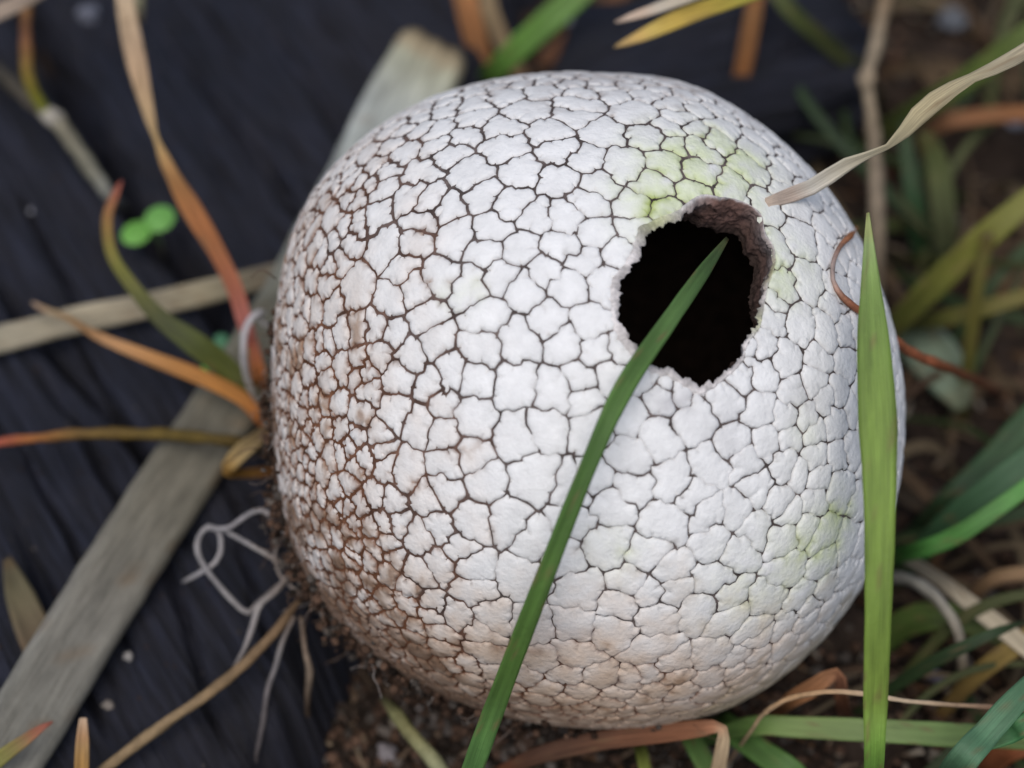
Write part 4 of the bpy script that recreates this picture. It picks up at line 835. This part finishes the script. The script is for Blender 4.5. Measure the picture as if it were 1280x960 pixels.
# more grass and straw in the dark behind, right of the ball
def where(px, py):
    if py < 75: return 'above its top' if px < 1040 else 'beyond the twisted blade'
    if py < 260: return 'under the twisted blade'
    if py < 480: return 'among the mustard blades'
    if py < 700: return 'beneath the green leaves'
    return 'near the arched root' if py < 880 else 'by the level blade'
CN = {(96, 76, 56): 'brown', (112, 92, 68): 'tan', (84, 62, 44): 'dark brown', (120, 104, 80): 'beige', (60, 80, 30): 'olive', (52, 78, 38): 'dark green', (84, 92, 36): 'yellowish', (64, 90, 44): 'mid green'}
used_labels = set(); made = 0; k = 0
while made < 120 and k < 1000:
    k += 1
    px = random.uniform(1060, 1340); py = random.uniform(-60, 800)
    if k % 4 == 0: px = random.uniform(560, 1300); py = random.uniform(-120, 60)
    if k % 7 == 0: px = random.uniform(930, 1320); py = random.uniform(880, 1000)
    b0 = G(px, py); dry = random.random() < 0.55
    an = random.uniform(0, 6.28); ln = random.uniform(1.2, 4.2); hh = random.uniform(0.15, 0.6) if dry else random.uniform(0.4, 1.3)
    d = np.array([math.cos(an), math.sin(an), 0]); mid = b0 + d * ln * 0.5; e = b0 + d * ln
    if min(math.hypot(e[0], e[1]), math.hypot(mid[0], mid[1])) < 3.7 or (py > 860 and e[1] < b0[1]): d = nrm(np.r_[b0[:2], 0]) if py < 860 else np.array([0.9, 0.1, 0]); e = b0 + d * ln
    col = random.choice([(96, 76, 56), (112, 92, 68), (84, 62, 44), (120, 104, 80)]) if dry else random.choice([(60, 80, 30), (52, 78, 38), (84, 92, 36), (64, 90, 44)])
    wd = random.uniform(7, 20); ez = soil_z(e[0], e[1]) - 0.03; sw = np.cross(d, [0, 0, 1]) * random.uniform(-0.25, 0.25) * ln
    rows = [(b0, wd * 0.6, col), (b0 + d * ln * 0.35 + sw + [0, 0, hh], wd, col), (b0 + d * ln * 0.7 + sw + [0, 0, hh * (0.8 if dry else 1.4)], wd * 0.8, col), (np.array([e[0], e[1], ez if dry else b0[2] + hh * 1.3]), wd * 0.2, col)]
    lean = 'away from' if (d @ np.r_[b0[:2], 0]) > 0.5 * np.linalg.norm(b0[:2]) else ('towards' if (d @ np.r_[b0[:2], 0]) < -0.3 * np.linalg.norm(b0[:2]) else 'past')
    lab = '%s %s %s %s pointing %s the ball, %s' % ('slim' if wd < 11 else ('wide' if wd > 16 else 'medium'), 'long' if ln > 2.6 else 'short', CN[col], 'straw' if dry else 'grass blade', lean, where(px, py))
    if lab in used_labels: continue
    used_labels.add(lab); made += 1
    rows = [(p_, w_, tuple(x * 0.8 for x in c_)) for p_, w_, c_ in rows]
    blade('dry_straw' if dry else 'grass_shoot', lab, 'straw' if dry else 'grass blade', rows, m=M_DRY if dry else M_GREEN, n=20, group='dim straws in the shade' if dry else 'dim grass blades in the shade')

# ------------------------------------------------------------------ pebbles, soil crumbs, litter
_ico = {}
def lump(c, r, seed, sub=2, sq=0.75):
    if sub not in _ico:
        bm = bmesh.new(); bmesh.ops.create_icosphere(bm, subdivisions=sub, radius=1)
        _ico[sub] = (np.array([tuple(x.co) for x in bm.verts]), [tuple(x.index for x in q.verts) for q in bm.faces]); bm.free()
    v, f = _ico[sub]; k = (1 + 0.45 * fn(v * 1.3 + seed, 3))[:, None]
    return np.asarray(c) + v * k * r * np.array([1, 1, sq]), f
for px, py, wd, col, lab, onw in ((485, 948, 30, (124, 118, 120), 'white rounded pebble on the soil below the ball', 0), (523, 886, 13, (176, 168, 166), 'tiny white grit grain beside the mossy twig', 0), (160, 821, 12, (150, 146, 142), 'tiny pale grit grain next to the edge of the strap leaf', 1),
        (135, 882, 14, (128, 120, 112), 'small grey grit grain between strap leaf and straw stub', 1), (112, 22, 30, (110, 112, 124), 'grey pebble on the timber near the jointed stem', 1), (706, 22, 40, (150, 156, 170), 'pale blue-grey pebble behind the mid green blade above the ball', 0), (735, 52, 34, (134, 136, 144), 'grey pebble just above the top of the ball', 0),
        (600, 42, 30, (150, 152, 170), 'lilac-grey pebble between the straws above the ball', 0), (1040, 130, 30, (90, 92, 100), 'dark grey pebble behind the ball near the tan stem', 0), (1265, 160, 36, (128, 132, 146), 'bluish pebble at the right edge under the orange stem', 0), (1165, 850, 26, (104, 100, 116), 'purplish pebble in the shade by the arched root', 0), (40, 264, 8, (150, 150, 158), 'tiny pale speck of grit on the dark timber', 1), (1190, 30, 40, (100, 104, 112), 'grey stone in the dark top corner at the right', 0), (648, 940, 20, (140, 124, 112), 'beige grit grain at the foot of the leaning green blade', 0)):
    p = W(px, py) if onw else G(px, py); r = wd * 0.5 * depth(p) / FPX; p = np.asarray(p) + [0, 0, r * (0.3 if onw else 0.65)]
    v, f = lump(p, r, random.uniform(0, 50), 3)
    o = mk('pebble', v, f, M_STONE, origin=p - [0, 0, r * 0.7], cols=np.tile(lin(col), (len(v), 1))); tag(o, lab, 'pebble')

def crumbs():
    vs, fs, cs, k = [], [], [], 0
    shapes = [lump((0, 0, 0), 1, random.uniform(0, 99), 1, random.uniform(0.6, 1)) for i in range(40)]
    def put(c, r, col):
        nonlocal k
        v, f = shapes[random.randrange(40)]; a = random.uniform(0, 6.28); ca, sa = math.cos(a), math.sin(a)
        v = np.asarray(c) + r * np.stack([v[:, 0] * ca - v[:, 1] * sa, v[:, 0] * sa + v[:, 1] * ca, v[:, 2]], 1); vs.append(v); fs.extend([(a + k, b + k, d + k) for a, b, d in f]); k += len(v)
        cs.append(np.tile(col, (len(v), 1)) * random.uniform(0.6, 1.4))
    br, dk, gy = np.array([0.068, 0.040, 0.027]), np.array([0.024, 0.017, 0.013]), np.array([0.13, 0.11, 0.095])
    # crust on the ball's lower-left limb and underside
    for i in range(1500):
        phi = math.radians(random.triangular(172, 300, 228)); c = random.uniform(-0.75, 0.16) - 0.1 * random.random()
        if phi > math.radians(245): c -= 0.10
        if phi < math.radians(195): c -= 0.12
        s = math.sqrt(1 - c * c); q = np.array([[s * math.cos(phi), s * math.sin(phi), c]])
        r = random.uniform(0.012, 0.05) * (1.3 if random.random() < 0.1 else 1)
        put(ballpt(q, random.uniform(-1, 2))[0], r, random.choice([br, br, dk, br * 1.6, gy * 0.8]))
    for i in range(2200):
        phi = math.radians(random.triangular(160, 292, 226)); c = random.gauss(-0.12, 0.16); edge = min(1, (math.degrees(phi) - 158) / 40, (294 - math.degrees(phi)) / 40)
        s = math.sqrt(max(0.05, 1 - c * c)); q = np.array([[s * math.cos(phi), s * math.sin(phi), c]]); w2 = fn(q * 9, 2)[0]
        put(ballpt(q, random.random() ** 1.5 * (20 + 26 * w2) * max(0.1, edge))[0], random.uniform(0.012, 0.055), random.choice([br, br * 0.7, dk, br * 1.5, gy * 0.7]))
    # loose crumbs on the soil in front of and left of the ball, thinning out
    for i in range(3600):
        px = random.triangular(300, 1300, 520); py = random.triangular(740, 1040, 900)
        if random.random() < 0.25: px = random.uniform(1050, 1300); py = random.uniform(0, 900)
        if random.random() < 0.12: px = random.uniform(540, 1100); py = random.uniform(-60, 110)
        p = G(px, py); r = random.uniform(0.015, 0.075) * (1.6 if random.random() < 0.06 else 1)
        put(p + [0, 0, r * 0.5 + 0.04], r, random.choice([br, dk, dk, br * 1.4, gy * random.uniform(0.5, 1)]))
    for i in range(220):
        px = random.uniform(-20, 340); py = random.uniform(-20, 960)
        p = W(px, py); r = random.uniform(0.006, 0.022); put(p + [0, 0, r * 0.4], r, random.choice([dk, gy * 0.6, br * 0.8]))
    o = mk('soil_crumbs', np.vstack(vs), fs, M_CRUMB, cols=np.vstack(cs), kind='stuff', origin=(0, -3, 0))
    tag(o, 'brown soil crumbs caked under the ball and strewn over the ground', 'soil')
crumbs()
def litter():
    vs, fs, cs, k = [], [], [], 0
    for i in range(520):
        px = random.uniform(330, 1320); py = random.uniform(790, 1040)
        if random.random() < 0.4: px = random.uniform(1060, 1330); py = random.uniform(-20, 900)
        p = G(px, py) + [0, 0, 0.08]; a = random.uniform(0, 6.28); L = random.uniform(0.1, 0.5); wd = random.uniform(0.012, 0.05)
        d = np.array([math.cos(a), math.sin(a), random.uniform(-0.25, 0.35)]); s_ = nrm(np.cross(d, [0, 0, 1])); col = random.choice([(0.13, 0.09, 0.06), (0.2, 0.15, 0.1), (0.07, 0.045, 0.03), (0.26, 0.22, 0.17), (0.15, 0.08, 0.04)])
        for j in range(4):
            c = p + d * L * (j / 3 - 0.5) + np.array([0, 0, 0.05 * math.sin(j * 1.4 + a)]); w_ = wd * (1 - 0.5 * abs(j - 1.5) / 1.5)
            for x, z in ((-1, 0), (0, 0.4), (1, 0), (0, -0.3)): vs.append(c + s_ * w_ * x + np.array([0, 0, w_ * z])); cs.append(np.array(col) * random.uniform(0.8, 1.2))
        for j in range(3):
            for m in range(4): fs.append((k + j * 4 + m, k + j * 4 + (m + 1) % 4, k + (j + 1) * 4 + (m + 1) % 4, k + (j + 1) * 4 + m))
        fs.append((k + 3, k + 2, k + 1, k)); fs.append((k + 12, k + 13, k + 14, k + 15)); k += 16
    o = mk('plant_litter', vs, fs, M_CRUMB, cols=np.array(cs), kind='stuff', origin=(0, -3, 0))
    tag(o, 'short brown shreds of dead plant litter scattered over the soil', 'litter')
litter()

def fibres():
    """hair-fine rootlets and fungal threads in the crust under the ball"""
    vs, fs, cs, k = [], [], [], 0
    for i in range(420):
        if i < 300:
            phi = math.radians(random.triangular(150, 292, 220)); c = random.gauss(-0.05, 0.16); s_ = math.sqrt(max(0.05, 1 - c * c)); p = ballpt(np.array([[s_ * math.cos(phi), s_ * math.sin(phi), c]]), random.uniform(0, 6))[0]
            out = nrm(p - BC); L = random.uniform(0.15, 0.55)
        else:
            p = G(random.uniform(380, 1000), random.uniform(880, 990)); out = np.array([0, 0, 0.7]); L = random.uniform(0.2, 0.7)
        d = nrm(RNG.normal(size=3) + out * random.uniform(-0.1, 0.6)); r = random.uniform(0.003, 0.009); col = np.array(random.choice([(0.22, 0.17, 0.14), (0.10, 0.06, 0.04), (0.30, 0.27, 0.25), (0.14, 0.09, 0.06)]))
        n = 7
        for j in range(n):
            d = nrm(d + RNG.normal(size=3) * 0.35); p = p + d * L / n; a = nrm(np.cross(d, [0.3, 0.5, 0.8])); b = np.cross(d, a)
            for m in range(3): t = m * 2.094; vs.append(p + (a * math.cos(t) + b * math.sin(t)) * r * (1 - 0.6 * j / n)); cs.append(col)
        for j in range(n - 1):
            for m in range(3): fs.append((k + j * 3 + m, k + j * 3 + (m + 1) % 3, k + (j + 1) * 3 + (m + 1) % 3, k + (j + 1) * 3 + m))
        fs.append((k + 2, k + 1, k)); k += n * 3; fs.append((k - 3, k - 2, k - 1))
    o = mk('root_fibres', vs, fs, M_STEM, cols=np.array(cs), kind='stuff', origin=(0, -3, 0))
    tag(o, 'hair-fine brown and whitish root fibres in the soil crust under the ball', 'root fibres')
fibres()
